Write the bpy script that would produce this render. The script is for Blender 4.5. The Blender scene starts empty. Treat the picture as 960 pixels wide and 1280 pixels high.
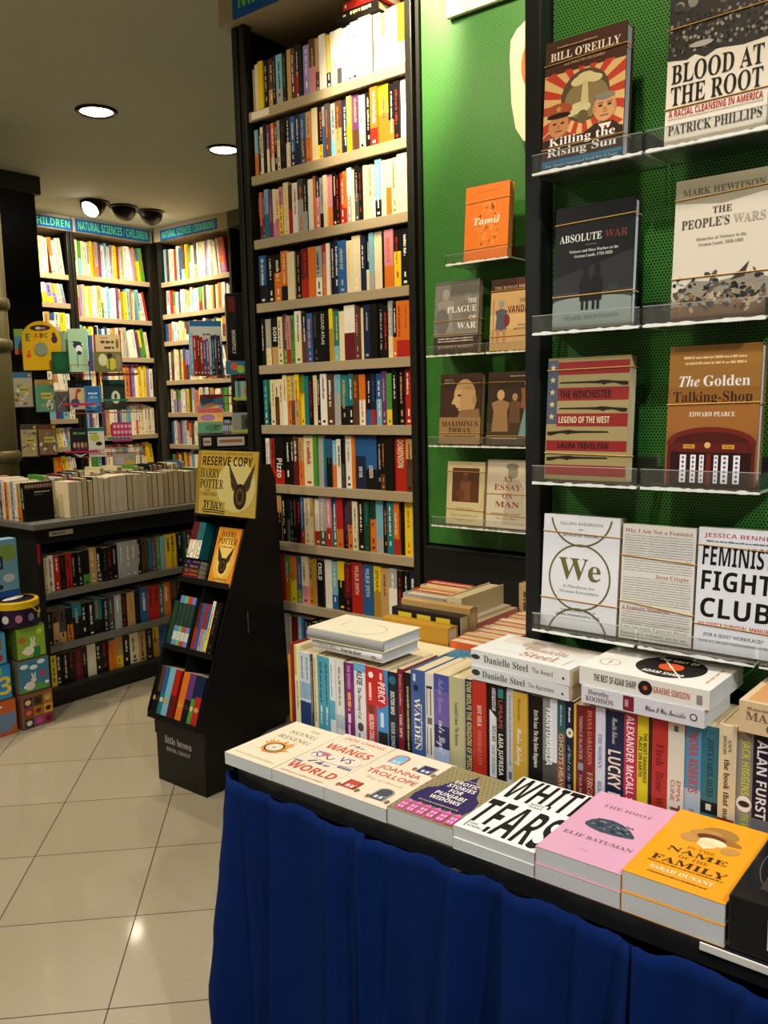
import bpy, math, random
from mathutils import Matrix, Vector
S = bpy.context.scene
COL = S.collection
PI = math.pi

# ------------------------------------------------------------------ camera
cd = bpy.data.cameras.new('camera'); cam = bpy.data.objects.new('camera', cd); COL.objects.link(cam)
Rv = Vector((.7789, .6268, -.0221)); Wv = Vector((-.6240, .7709, -.1282))
Wv.normalize(); Rv = (Rv - Wv * Rv.dot(Wv)).normalized(); Uv = Rv.cross(Wv)
m = Matrix((Rv, Uv, -Wv)).transposed().to_4x4(); m.translation = (0, 0, 1.5)
cam.matrix_world = m
cd.sensor_fit = 'HORIZONTAL'; cd.sensor_width = 36; cd.lens = 1079.77 / 960 * 36
cd.clip_start = .02
S.camera = cam
# ------------------------------------------------------------------ world, view, lights
S.view_settings.view_transform = 'Standard'; S.view_settings.look = 'None'
S.view_settings.gamma = 1; S.view_settings.use_curve_mapping = False
S.view_settings.exposure = 0.35
wd = bpy.data.worlds.new('world'); S.world = wd; wd.use_nodes = True
wd.node_tree.nodes['Background'].inputs[0].default_value = (1, .93, .82, 1)
wd.node_tree.nodes['Background'].inputs[1].default_value = .12
WARM = (1, .80, .54); NEUT = (1, .88, .70); COOL = (1, .93, .84); DAY = (.92, .96, 1)
CEIL = 3.09
# ceiling lamps, some unseen and added for light: x, y, aim (None = straight down), watts, cone degrees
LAMPS = [
    (-4.27, 2.877, None, 70, 130, NEUT), (-4.32, 3.818, None, 45, 125, WARM),
    (-1.86, 2.00, (-1.93, 2.56, 2.62), 95, 60, WARM),
    (-1.42, 1.72, (-1.48, 2.46, 2.2), 52, 70, WARM),
    (-.66, 1.02, (-.62, 1.62, 2.2), 40, 75, WARM),
    (-.30, .30, (-.75, 1.35, .70), 52, 60, COOL), (1.1, .75, (-.75, 1.5, 1.75), 34, 60, DAY),  # second one is unseen, added to brighten page edges from the right
    (-2.15, 1.05, (-2.25, 2.5, 1.9), 30, 75, WARM),  # unseen fill lamp added for the tall bookcase
    (-2.7, .55, None, 62, 140, NEUT), (-4.1, .9, None, 55, 140, NEUT),  # unseen lamps added to raise the bounced light
    (-3.1, 1.6, (-3.95, 2.8, .6), 16, 85, WARM),  # unseen lamp added to light the island shelves
    (-2.5, -.35, (-1.0, 1.2, .72), 66, 50, DAY), (1.35, .15, (-.55, 1.2, .74), 110, 52, DAY), (-2.3, -1.1, None, 55, 140, NEUT),  # unseen, added: two cool ones for table and skirt, one for bounce
]
TRI = [(-6.128, 4.064, (-6.8, 4.5, 2.2), 85, 125), (-6.117, 4.310, (-6.5, 5.12, 2.0), 55, 110), (-6.111, 4.566, (-5.95, 5.12, 1.8), 34, 100)]

# ------------------------------------------------------------------ materials
PAL = dict(w='f0ede4', e='e9dcb4', k='141312', g='4a4a48', n='1c2748', b='2a5f9e', c='79b8d0', t='1f7a80', r='b5261c', m='651a22',
           o='dd7520', y='efd01f', a='c49d60', p='693a76', l='958bcb', i='d58898', v='4c9638', d='1d4932', s='a7aaa9', u='593b28', q='b68c2c')
CN = dict(w='white', e='cream', k='black', g='dark grey', n='navy', b='blue', c='pale blue', t='teal', r='red', m='maroon', o='orange', y='yellow',
          a='tan', p='purple', l='lavender', i='pink', v='green', d='dark green', s='silver grey', u='brown', q='mustard')
def lin(h):
    h = h.lstrip('#')
    out = []
    for i in (0, 2, 4):
        v = int(h[i:i + 2], 16) / 255
        out.append(v / 12.92 if v <= .04045 else ((v + .055) / 1.055) ** 2.4)
    return out + [1]
_M = {}
def mat(c, rough=.45, metal=0, spec=None, emit=0):
    c = PAL.get(c, c); key = (c, rough, metal, emit)
    if key in _M: return _M[key]
    mt = bpy.data.materials.new('mat_' + c); mt.use_nodes = True
    b = mt.node_tree.nodes['Principled BSDF']
    b.inputs['Base Color'].default_value = lin(c); b.inputs['Roughness'].default_value = rough; b.inputs['Metallic'].default_value = metal; b.inputs['Specular IOR Level'].default_value = .3
    if emit:
        b.inputs['Emission Color'].default_value = lin(c); b.inputs['Emission Strength'].default_value = emit
    _M[key] = mt
    return mt
def nodes(name):
    mt = bpy.data.materials.new(name); mt.use_nodes = True
    nt = mt.node_tree
    return mt, nt, nt.nodes['Principled BSDF']
def N(nt, t, **kw):
    n = nt.nodes.new(t)
    for k, v in kw.items(): setattr(n, k, v)
    return n
def math_n(nt, op, a, b=None):
    n = N(nt, 'ShaderNodeMath', operation=op)
    for i, v in enumerate((a, b)):
        if v is None: continue
        if isinstance(v, (int, float)): n.inputs[i].default_value = v
        else: nt.links.new(v, n.inputs[i])
    return n.outputs[0]
def mix_c(nt, fac, a, b):
    n = N(nt, 'ShaderNodeMix', data_type='RGBA')
    if isinstance(fac, (int, float)): n.inputs[0].default_value = fac
    else: nt.links.new(fac, n.inputs[0])
    for i, v in ((6, a), (7, b)):
        if isinstance(v, (list, tuple)): n.inputs[i].default_value = v
        else: nt.links.new(v, n.inputs[i])
    return n.outputs[2]
def pos_xyz(nt):
    g = N(nt, 'ShaderNodeNewGeometry'); s = N(nt, 'ShaderNodeSeparateXYZ'); nt.links.new(g.outputs['Position'], s.inputs[0])
    return g.outputs['Position'], s.outputs
def obj_xyz(nt):
    g = N(nt, 'ShaderNodeTexCoord'); s = N(nt, 'ShaderNodeSeparateXYZ'); nt.links.new(g.outputs['Object'], s.inputs[0])
    return g.outputs['Object'], s.outputs

def floor_mat():
    mt, nt, b = nodes('polished_floor_tile')
    p, x = pos_xyz(nt)
    TD = (-.7088, .7054)
    def lines(ax, ay, off):
        d = math_n(nt, 'ADD', math_n(nt, 'MULTIPLY', x[0], ax), math_n(nt, 'MULTIPLY', x[1], ay))
        f = math_n(nt, 'FRACT', math_n(nt, 'ADD', math_n(nt, 'DIVIDE', math_n(nt, 'SUBTRACT', d, off), .4), 100.5))
        idx = math_n(nt, 'FLOOR', math_n(nt, 'ADD', math_n(nt, 'DIVIDE', math_n(nt, 'SUBTRACT', d, off), .4), 100))
        return math_n(nt, 'ABSOLUTE', math_n(nt, 'SUBTRACT', f, .5)), idx
    a, ia = lines(TD[0], TD[1], .059); c, ic = lines(-TD[1], TD[0], .1024)
    mn = math_n(nt, 'MINIMUM', a, c)
    line = math_n(nt, 'LESS_THAN', mn, .0046)
    wn = N(nt, 'ShaderNodeTexWhiteNoise', noise_dimensions='2D')
    cb = N(nt, 'ShaderNodeCombineXYZ'); nt.links.new(ia, cb.inputs[0]); nt.links.new(ic, cb.inputs[1]); nt.links.new(cb.outputs[0], wn.inputs['Vector'])
    ns = N(nt, 'ShaderNodeTexNoise'); ns.inputs['Scale'].default_value = 60; ns.inputs['Detail'].default_value = 4; nt.links.new(p, ns.inputs['Vector'])
    base = mix_c(nt, wn.outputs['Value'], lin('b4a98f'), lin('bbb096'))
    base = mix_c(nt, math_n(nt, 'MULTIPLY', ns.outputs['Fac'], .35), base, lin('a79c85'))
    nt.links.new(mix_c(nt, line, base, lin('3d352b')), b.inputs['Base Color'])
    nt.links.new(math_n(nt, 'ADD', math_n(nt, 'MULTIPLY', line, .5), .07), b.inputs['Roughness'])
    return mt
def plaster_mat(name, c1, c2, scale=6):
    mt, nt, b = nodes(name)
    p, x = pos_xyz(nt)
    ns = N(nt, 'ShaderNodeTexNoise'); ns.inputs['Scale'].default_value = scale; ns.inputs['Detail'].default_value = 5; nt.links.new(p, ns.inputs['Vector'])
    nt.links.new(mix_c(nt, ns.outputs['Fac'], lin(c1), lin(c2)), b.inputs['Base Color']); b.inputs['Roughness'].default_value = .8
    bp = N(nt, 'ShaderNodeBump'); bp.inputs['Strength'].default_value = .05; nt.links.new(ns.outputs['Fac'], bp.inputs['Height']); nt.links.new(bp.outputs[0], b.inputs['Normal'])
    return mt
def perforated_mat(pitch=.0063, r=.30):
    # green enamelled sheet metal with staggered punched holes
    mt, nt, b = nodes('green_perforated_metal')
    p, x = pos_xyz(nt)
    def grid(ox, oz):
        fx = math_n(nt, 'SUBTRACT', math_n(nt, 'FRACT', math_n(nt, 'ADD', math_n(nt, 'DIVIDE', x[0], pitch), 1000 + ox)), .5)
        fz = math_n(nt, 'MULTIPLY', math_n(nt, 'SUBTRACT', math_n(nt, 'FRACT', math_n(nt, 'ADD', math_n(nt, 'DIVIDE', x[2], pitch * 1.732), 1000 + oz)), .5), 1.732)
        return math_n(nt, 'LESS_THAN', math_n(nt, 'ADD', math_n(nt, 'MULTIPLY', fx, fx), math_n(nt, 'MULTIPLY', fz, fz)), r * r)
    hole = math_n(nt, 'MAXIMUM', grid(0, 0), grid(.5, .5))
    nt.links.new(mix_c(nt, hole, lin('3f8a34'), lin('081009')), b.inputs['Base Color'])
    b.inputs['Roughness'].default_value = .42
    return mt
def pages_mat(c='d9cdb2'):
    key = ('pages', c)
    if key in _M: return _M[key]
    mt, nt, b = nodes('paper_page_block')
    p, x = obj_xyz(nt)
    w = N(nt, 'ShaderNodeTexNoise', noise_dimensions='1D'); w.inputs['Scale'].default_value = 900; w.inputs['Detail'].default_value = 1
    nt.links.new(x[1], w.inputs['W'])
    nt.links.new(mix_c(nt, w.outputs['Fac'], lin(c), [v * .72 for v in lin(c)[:3]] + [1]), b.inputs['Base Color']); b.inputs['Roughness'].default_value = .85
    _M[key] = mt
    return mt
def shelf_pages(c):
    return mat(c, .85)
def cloth_mat():
    mt, nt, b = nodes('royal_blue_cloth')
    p, x = pos_xyz(nt)
    ns = N(nt, 'ShaderNodeTexNoise'); ns.inputs['Scale'].default_value = 9; ns.inputs['Detail'].default_value = 6; nt.links.new(p, ns.inputs['Vector'])
    nt.links.new(mix_c(nt, ns.outputs['Fac'], lin('041b4e'), lin('072560')), b.inputs['Base Color']); b.inputs['Roughness'].default_value = .8
    b.inputs['Specular IOR Level'].default_value = .08
    n2 = N(nt, 'ShaderNodeTexNoise'); n2.inputs['Scale'].default_value = 1500; nt.links.new(p, n2.inputs['Vector'])
    bp = N(nt, 'ShaderNodeBump'); bp.inputs['Strength'].default_value = .12; bp.inputs['Distance'].default_value = .002; nt.links.new(n2.outputs['Fac'], bp.inputs['Height']); nt.links.new(bp.outputs[0], b.inputs['Normal'])
    return mt
def acrylic_mat():
    mt = bpy.data.materials.new('clear_acrylic'); mt.use_nodes = True; nt = mt.node_tree
    nt.nodes.clear()
    out = N(nt, 'ShaderNodeOutputMaterial'); tr = N(nt, 'ShaderNodeBsdfTransparent'); gl = N(nt, 'ShaderNodeBsdfGlossy'); mx = N(nt, 'ShaderNodeMixShader')
    tr.inputs[0].default_value = (.975, .985, .98, 1); gl.inputs['Roughness'].default_value = .06
    fr = N(nt, 'ShaderNodeFresnel'); fr.inputs[0].default_value = 1.49
    nt.links.new(math_n(nt, 'ADD', fr.outputs[0], .05), mx.inputs[0])
    nt.links.new(tr.outputs[0], mx.inputs[1]); nt.links.new(gl.outputs[0], mx.inputs[2]); df = N(nt, 'ShaderNodeBsdfDiffuse'); df.inputs[0].default_value = (.8, .84, .8, 1); m2 = N(nt, 'ShaderNodeMixShader'); m2.inputs[0].default_value = .03
    nt.links.new(mx.outputs[0], m2.inputs[1]); nt.links.new(df.outputs[0], m2.inputs[2]); nt.links.new(m2.outputs[0], out.inputs[0])
    return mt
FLOOR = floor_mat(); CEILM = plaster_mat('ceiling_plaster', 'c3c9be', 'cad0c5', 3); WALLM = plaster_mat('wall_plaster', '8f8a7c', '989385', 5)
GREEN = perforated_mat(); CLOTH = cloth_mat(); ACRYL = acrylic_mat()
PAGE = pages_mat('d9cdb2'); PAGEW = pages_mat('e0e4e6'); PAGEE = pages_mat('dcc9a0')
BLACK = mat('1b1c1d', .38); DARK = mat('101112', .5); STEEL = mat('33342f', .35, .6); SHELF = mat('ab9d80', .5); SHELFG = mat('6f6d66', .45)
EDGE_GLINT = mat('e6e9e2', .25); BAND = mat('c79a4e', .5); FASCIA = mat('c2b497', .6)  # near-white is for glints painted on the clear ledge edges

# ------------------------------------------------------------------ mesh builder
class MB:
    def __init__(s): s.v = []; s.f = []; s.m = []; s.mats = []
    def mi(s, mt):
        if isinstance(mt, str): mt = mat(mt)
        if mt not in s.mats: s.mats.append(mt)
        return s.mats.index(mt)
    def add(s, vs, fs, mt):
        o = len(s.v); k = s.mi(mt)
        s.v += [tuple(v) for v in vs]; s.f += [tuple(i + o for i in f) for f in fs]; s.m += [k] * len(fs)
    def box(s, x0, x1, y0, y1, z0, z1, mt):
        s.add([(x0, y0, z0), (x1, y0, z0), (x1, y1, z0), (x0, y1, z0), (x0, y0, z1), (x1, y0, z1), (x1, y1, z1), (x0, y1, z1)],
              [(0, 3, 2, 1), (4, 5, 6, 7), (0, 1, 5, 4), (1, 2, 6, 5), (2, 3, 7, 6), (3, 0, 4, 7)], mt)
    def bbox(s, x0, x1, y0, y1, z0, z1, mt, c=.004):
        # box with its twelve edges chamfered
        import bmesh
        bm = bmesh.new(); bmesh.ops.create_cube(bm, size=1)
        bmesh.ops.scale(bm, vec=(x1 - x0, y1 - y0, z1 - z0), verts=bm.verts)
        bmesh.ops.translate(bm, vec=((x0 + x1) / 2, (y0 + y1) / 2, (z0 + z1) / 2), verts=bm.verts)
        bmesh.ops.bevel(bm, geom=bm.edges[:], offset=c, segments=2, affect='EDGES', profile=.5)
        bm.verts.index_update()
        s.add([v.co[:] for v in bm.verts], [[v.index for v in f.verts] for f in bm.faces], mt); bm.free()
    def prism(s, poly, d0, d1, mt, fn):
        # polygon of 2-D points extruded between d0 and d1; fn(a, b, d) gives the 3-D point
        n = len(poly)
        vs = [fn(a, b, d0) for a, b in poly] + [fn(a, b, d1) for a, b in poly]
        s.add(vs, [tuple(range(n)), tuple(range(2 * n - 1, n - 1, -1))] + [(i, i + n, (i + 1) % n + n, (i + 1) % n) for i in range(n)], mt)
    def lathe(s, prof, mt, cx=0, cy=0, n=24, cap=True):
        vs = []
        for r, z in prof:
            for i in range(n): a = 2 * PI * i / n; vs.append((cx + r * math.cos(a), cy + r * math.sin(a), z))
        fs = []
        for j in range(len(prof) - 1):
            for i in range(n): k = (i + 1) % n; fs.append((j * n + i, j * n + k, (j + 1) * n + k, (j + 1) * n + i))
        if cap: fs += [tuple(range(n - 1, -1, -1)), tuple(range((len(prof) - 1) * n, len(prof) * n))]
        s.add(vs, fs, mt)
    def tube(s, pts, r, mt, n=6):
        pts = [Vector(p) for p in pts]; vs = []; fs = []
        for i, p in enumerate(pts):
            t = (pts[min(i + 1, len(pts) - 1)] - pts[max(i - 1, 0)]).normalized()
            a = t.cross(Vector((0, 0, 1)) if abs(t.z) < .9 else Vector((1, 0, 0))).normalized(); b = t.cross(a)
            for k in range(n): g = 2 * PI * k / n; vs.append(p + (a * math.cos(g) + b * math.sin(g)) * r)
        for i in range(len(pts) - 1):
            for k in range(n): q = (k + 1) % n; fs.append((i * n + k, i * n + q, (i + 1) * n + q, (i + 1) * n + k))
        fs += [tuple(range(n - 1, -1, -1)), tuple(range((len(pts) - 1) * n, len(pts) * n))]
        s.add(vs, fs, mt)
    def build(s, name, parent=None, smooth=False):
        me = bpy.data.meshes.new(name); me.from_pydata(s.v, [], s.f)
        for mt in s.mats: me.materials.append(mt)
        me.polygons.foreach_set('material_index', s.m)
        if smooth: me.polygons.foreach_set('use_smooth', [True] * len(s.f))
        me.update()
        o = bpy.data.objects.new(name, me); COL.objects.link(o)
        if parent: o.parent = parent
        return o

def tag(o, label=None, cat=None, group=None, kind=None):
    if label: o['label'] = label
    if cat: o['category'] = cat
    if group: o['group'] = group
    if kind: o['kind'] = kind
    return o
def thing(name, label, cat, loc=(0, 0, 0), rz=0, group=None):
    o = bpy.data.objects.new(name, None); o.empty_display_size = .05; COL.objects.link(o)
    o.location = loc; o.rotation_euler = (0, 0, rz)
    return tag(o, label, cat, group)
def struct(name, mb, smooth=False): return tag(mb.build(name, None, smooth), kind='structure')

# ------------------------------------------------------------------ lettering
def _uni(s, st):
    out = []
    for ch in s:
        o = ord(ch)
        up, lo, dg = {'r': (0x1D400, 0x1D41A, 0x1D7CE), 'i': (0x1D434, 0x1D44E, 0), 'j': (0x1D468, 0x1D482, 0), 'x': (0x1D4D0, 0x1D4EA, 0),
                      'b': (0x1D5D4, 0x1D5EE, 0x1D7EC)}.get(st, (0, 0, 0))
        if st == 'i' and ch == 'h': out.append('\u210e')
        elif up and 'A' <= ch <= 'Z': out.append(chr(up + o - 65))
        elif up and 'a' <= ch <= 'z': out.append(chr(lo + o - 97))
        elif dg and '0' <= ch <= '9': out.append(chr(dg + o - 48))
        else: out.append(ch)
    return ''.join(out)
_T = {}
_tc = bpy.data.curves.new('lettering', 'FONT'); _to = bpy.data.objects.new('lettering', _tc)
def text_mesh(s, st='s', res=2):
    # outline of a line of lettering: s sans, b bold sans, r serif, i italic serif, j bold italic, x script
    k = (s, st, res)
    if k not in _T:
        _tc.body = _uni(s, st); _tc.resolution_u = res
        me = _to.to_mesh()
        vs = [v.co.copy() for v in me.vertices]; fs = [tuple(p.vertices) for p in me.polygons]
        _to.to_mesh_clear()
        if vs:
            x0 = min(v.x for v in vs); x1 = max(v.x for v in vs)
            vs = [(v.x - x0, v.y) for v in vs]; w = x1 - x0
        else: w = 0
        _T[k] = (vs, fs, w)
    return _T[k]

class Art:
    """Flat printing on one face: o = corner, ux / uy = unit directions, each call a hair above the last."""
    def __init__(s, mb, o, ux, uy, lift=.0003, step=.00004):
        s.mb = mb; s.o = Vector(o); s.ux = Vector(ux); s.uy = Vector(uy); s.n = s.ux.cross(s.uy); s.l = lift; s.step = step
    def P(s, x, y): return s.o + s.ux * x + s.uy * y + s.n * s.l
    def poly(s, pts, c):
        s.mb.add([s.P(*p) for p in pts], [tuple(range(len(pts)))], c); s.l += s.step
    def rect(s, x, y, w, h, c): s.poly([(x, y), (x + w, y), (x + w, y + h), (x, y + h)], c)
    def ell(s, cx, cy, rx, ry, c, n=24, rot=0, a0=0, a1=360):
        pts = []
        k = n if a1 - a0 >= 360 else n + 1
        for i in range(k):
            a = math.radians(a0 + (a1 - a0) * i / n); x, y = rx * math.cos(a), ry * math.sin(a)
            pts.append((cx + x * math.cos(rot) - y * math.sin(rot), cy + x * math.sin(rot) + y * math.cos(rot)))
        s.poly(pts, c)
    def ring(s, cx, cy, rx, ry, t, c, a0=0, a1=360, n=40):
        vs = []; fs = []
        for i in range(n + 1):
            a = math.radians(a0 + (a1 - a0) * i / n); ca, sa = math.cos(a), math.sin(a)
            vs += [s.P(cx + (rx - t) * ca, cy + (ry - t) * sa), s.P(cx + rx * ca, cy + ry * sa)]
            if i: fs.append((2 * i - 2, 2 * i - 1, 2 * i + 1, 2 * i))
        s.mb.add(vs, fs, c); s.l += s.step
    def stroke(s, pts, t, c):
        vs = []; fs = []
        for i, (x, y) in enumerate(pts):
            a = pts[max(i - 1, 0)]; b = pts[min(i + 1, len(pts) - 1)]
            dx, dy = b[0] - a[0], b[1] - a[1]; L = math.hypot(dx, dy) or 1
            nx, ny = -dy / L * t / 2, dx / L * t / 2
            vs += [s.P(x - nx, y - ny), s.P(x + nx, y + ny)]
            if i: fs.append((2 * i - 2, 2 * i, 2 * i + 1, 2 * i - 1))
        s.mb.add(vs, fs, c); s.l += s.step
    def text(s, t, x, y, h, c, st='s', al='l', w=None, res=2, slant=0, rot=0):
        # h = capital height; w = fit to this width
        vs, fs, tw = text_mesh(t, st, res)
        if not vs: return
        k = h / .69; sx = k if w is None else w / max(tw, 1e-6)
        W = tw * sx; ox = {'l': 0, 'c': -W / 2, 'r': -W}[al]
        cr, sr = math.cos(rot), math.sin(rot)
        out = []
        for a, b in vs:
            px, py = a * sx + ox + b * k * slant, b * k
            out.append(s.P(x + px * cr - py * sr, y + px * sr + py * cr))
        s.mb.add(out, fs, c); s.l += s.step
    def words(s, x, y, w, h, c, rnd, fill=.75):
        # a line of print too small to read: short bars of uneven length
        p = x
        vs = []; fs = []
        while p < x + w * .98:
            L = min(h * rnd.uniform(.8, 3.2), x + w - p); hh = h * rnd.uniform(.6, 1)
            o = len(vs); vs += [s.P(p, y), s.P(p + L, y), s.P(p + L, y + hh), s.P(p, y + hh)]; fs.append((o, o + 1, o + 2, o + 3))
            p += L + h * (1 - fill) * rnd.uniform(.8, 2)
        s.mb.add(vs, fs, c); s.l += s.step

# ------------------------------------------------------------------ room shell
mb = MB(); mb.box(-7.6, 2.2, -2.4, 5.8, -.1, 0, FLOOR); struct('floor', mb)
mb = MB(); mb.box(-7.6, 2.2, -2.4, 5.8, CEIL, CEIL + .1, CEILM); struct('ceiling', mb)
mb = MB(); mb.box(-7.25, -7.15, -2.4, 5.8, 0, CEIL, WALLM); struct('wall_west', mb)
mb = MB(); mb.box(-7.15, 2.2, 5.42, 5.52, 0, CEIL, WALLM); struct('wall_north', mb)
mb = MB(); mb.box(2.0, 2.1, -2.3, 5.42, 0, CEIL, WALLM); struct('wall_east', mb)
mb = MB(); mb.box(-7.15, 2.0, -2.3, -2.2, 0, CEIL, WALLM); struct('wall_south', mb)
mb = MB(); mb.box(-2.74, 2.0, 2.83, 2.91, 0, CEIL, WALLM); struct('wall_partition', mb)
# black column at the end of the children's shelves, with its header under the ceiling
mb = MB(); mb.box(-6.74, -5.77, 1.4, 3.351, 0, 2.968, mat('0e0f0f', .3)); struct('column_black', mb)
mb = MB(); mb.bbox(-6.74, -5.743, 1.4, 3.385, 2.968, CEIL, mat('3b3b35', .6), .003); struct('trim_1', mb)
mb = MB(); mb.box(-6.74, -5.765, 1.4, 3.356, .002, .1, mat('2a2a29', .5)); struct('baseboard_column', mb)

# ------------------------------------------------------------------ ceiling lamps
def emit_mat(c, s):
    mt = bpy.data.materials.new('lamp_glow'); mt.use_nodes = True
    b = mt.node_tree.nodes['Principled BSDF']; b.inputs['Emission Color'].default_value = lin(c); b.inputs['Emission Strength'].default_value = s
    b.inputs['Base Color'].default_value = lin('ffffff')
    return mt
GLOW = emit_mat('fff4df', 9)
def spot(loc, aim, watts, cone, parent, blend=.6, size=.05, col=WARM):
    ld = bpy.data.lights.new('lamp_beam', 'SPOT'); ld.energy = watts; ld.color = col; ld.spot_size = math.radians(cone); ld.spot_blend = blend; ld.shadow_soft_size = size
    o = bpy.data.objects.new('lamp_beam', ld); COL.objects.link(o)
    d = Vector(aim) - Vector(loc)
    o.rotation_euler = d.to_track_quat('-Z', 'Y').to_euler(); o.location = Vector(loc)
    o.parent = parent; o.matrix_parent_inverse = Matrix.Translation(-Vector(parent.location))
DESC = ['round recessed ceiling lamp glowing white, nearer the black column', 'round recessed ceiling lamp glowing white, beside the tall bookcase edge',
        'recessed ceiling lamp in front of the tall bookcase sign', 'recessed ceiling lamp over the orange book display', 'recessed ceiling lamp above the green book wall',
        'recessed ceiling lamp above the skirted table', 'unseen cool lamp added past the far end of the green wall', 'unseen fill lamp added between table and tall bookcase', 'unseen lamp added above the bare floor tiles for bounce light',
        'unseen lamp added near the pipe column for bounce light', 'unseen lamp added above the black dump bin to light the island',
        'unseen cool lamp added in the aisle facing the cream end of the table row', 'unseen cool lamp added in the aisle facing the orange yellow book', 'unseen lamp added farthest out over the open floor for bounce light']
for i, (x, y, aim, wt, cone, lc) in enumerate(LAMPS):  # the added unseen lamps share the fixture of the seen ones
    t = thing('ceiling_downlight', DESC[i], 'ceiling light', (x, y, CEIL), 0, 'recessed ceiling downlights')
    mb = MB(); mb.lathe([(.088, -.001), (.112, -.001), (.112, -.006), (.098, -.014), (.088, -.010)], mat('2a2823', .35, .5), n=36, cap=False); mb.build('trim_ring', t, True)
    mb = MB(); mb.lathe([(.0885, -.004), (.07, -.012), (.03, -.017), (.001, -.018)], GLOW, n=36, cap=False); mb.build('lamp_lens', t, True)
    spot((x, y, CEIL - .05), aim or (x, y, 0), wt, cone, t, .5, col=lc)
tl = ['tilted eyeball ceiling spot with its bright lamp showing', 'middle black eyeball ceiling spot of the row of three', 'black eyeball ceiling spot at the shelf end of the row of three']
for i, (x, y, aim, wt, cone) in enumerate(TRI):
    t = thing('eyeball_spotlight', tl[i], 'ceiling light', (x, y, CEIL), 0, 'eyeball spots in a row')
    mb = MB(); mb.lathe([(.075, -.001), (.113, -.001), (.113, -.008), (.10, -.016), (.075, -.012)], mat('3a372f', .4, .5), n=32, cap=False); mb.build('trim_ring', t, True)
    d = Vector(aim) - Vector((x, y, CEIL))
    if i == 0: d = Vector((-.20, -1.0, -.75)) * 1.0; d = Vector((.25, -.75, -.85))
    else: d = Vector((-.62, .78, -.28))
    q = d.normalized().to_track_quat('-Z', 'Y')
    mb = MB()
    prof = [(.001, .052), (.05, .048), (.085, .03), (.092, -.02), (.088, -.07), (.078, -.098), (.070, -.098), (.066, -.07)]
    mb.lathe(prof, mat('161513', .4), n=28, cap=False)
    h = mb.build('lamp_housing', t, True); h.rotation_mode = 'QUATERNION'; h.rotation_quaternion = q
    mb = MB(); mb.lathe([(.072, -.082), (.05, -.086), (.001, -.088)], GLOW, n=28, cap=False)
    h = mb.build('lamp_lens', t, True); h.rotation_mode = 'QUATERNION'; h.rotation_quaternion = q
    spot(Vector((x, y, CEIL)) + d.normalized() * .12, aim, wt, cone, t)

# ------------------------------------------------------------------ books with only the spine showing
ONES = 'first second third fourth fifth sixth seventh eighth ninth tenth eleventh twelfth thirteenth fourteenth fifteenth sixteenth seventeenth eighteenth nineteenth'.split()
def ordinal(i):
    i += 1
    if i < 20: return ONES[i - 1]
    t, o = divmod(i, 10)
    return ('twentieth', 'thirtieth', 'fortieth')[t - 2] if o == 0 else ('twenty', 'thirty', 'forty')[t - 2] + '-' + ONES[o - 1]
PG = ['d8c9a4', 'cdbf9c', 'dcd0b4', 'c9b78c']
def spine_book(name, W, H, D, c1, c2, T, rnd, split=None, titles=(), marks=True, hard=False):
    """Book standing with its spine towards -y: cover wrap, page block, printing on the spine."""
    mb = MB(); b = .0022 if hard else .0006; i = .003 if hard else .0
    cm = mat(c1, .38)
    mb.box(0, b, 0, D, 0, H, cm); mb.box(W - b, W, 0, D, 0, H, cm); mb.box(b, W - b, 0, b * 1.5, 0, H, cm)
    mb.box(b + .0001, W - b - .0001, b * 1.5, D - i - .001, i + .0003, H - i - .0006, shelf_pages(rnd.choice(PG)))
    a = Art(mb, (0, 0, 0), (1, 0, 0), (0, 0, 1), .0002, .0001)
    if c2 != c1:
        sp = split or rnd.choice((.3, .38, .5, .62))
        a.rect(.0001, .0001, W - .0002, H * sp, c2)
    if T != '-' and marks:
        # too small to read: strokes of print running down the spine
        L = H * rnd.uniform(.35, .62); z1 = H * rnd.uniform(.84, .94); wd = W * rnd.uniform(.22, .45); x = (W - wd) * rnd.uniform(.35, .6); z = z1
        while z > z1 - L:
            h = rnd.uniform(.0026, .0052)
            if rnd.random() < .85:
                k = rnd.uniform(.55, 1); a.rect(x, z - h * .75, wd * k, h * .75, T); a.l -= a.step
            z -= h
        if rnd.random() < .6: a.rect(W * .3, H * .05, W * .4, min(W * .5, .009), T)
        if rnd.random() < .5: a.rect(W * .38, H * .16, W * .22, H * rnd.uniform(.06, .14), T)
    for tt in titles:
        s, st, c, z0, z1, xo, hh = tt      # text, style, colour, start and end (from the top), offset across, height across
        n = a.l
        b2 = Art(mb, (0, 0, H), (0, 0, -1), (1, 0, 0), n + .0002)
        b2.text(s, z0 * H, xo * W, hh * W, c, st, 'l', (z1 - z0) * H)
    return mb.build(name)
def colour_words(c1, c2, T):
    s = CN.get(c1, 'plain')
    if c2 != c1: s += ' and ' + CN.get(c2, 'plain')
    return s
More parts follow.
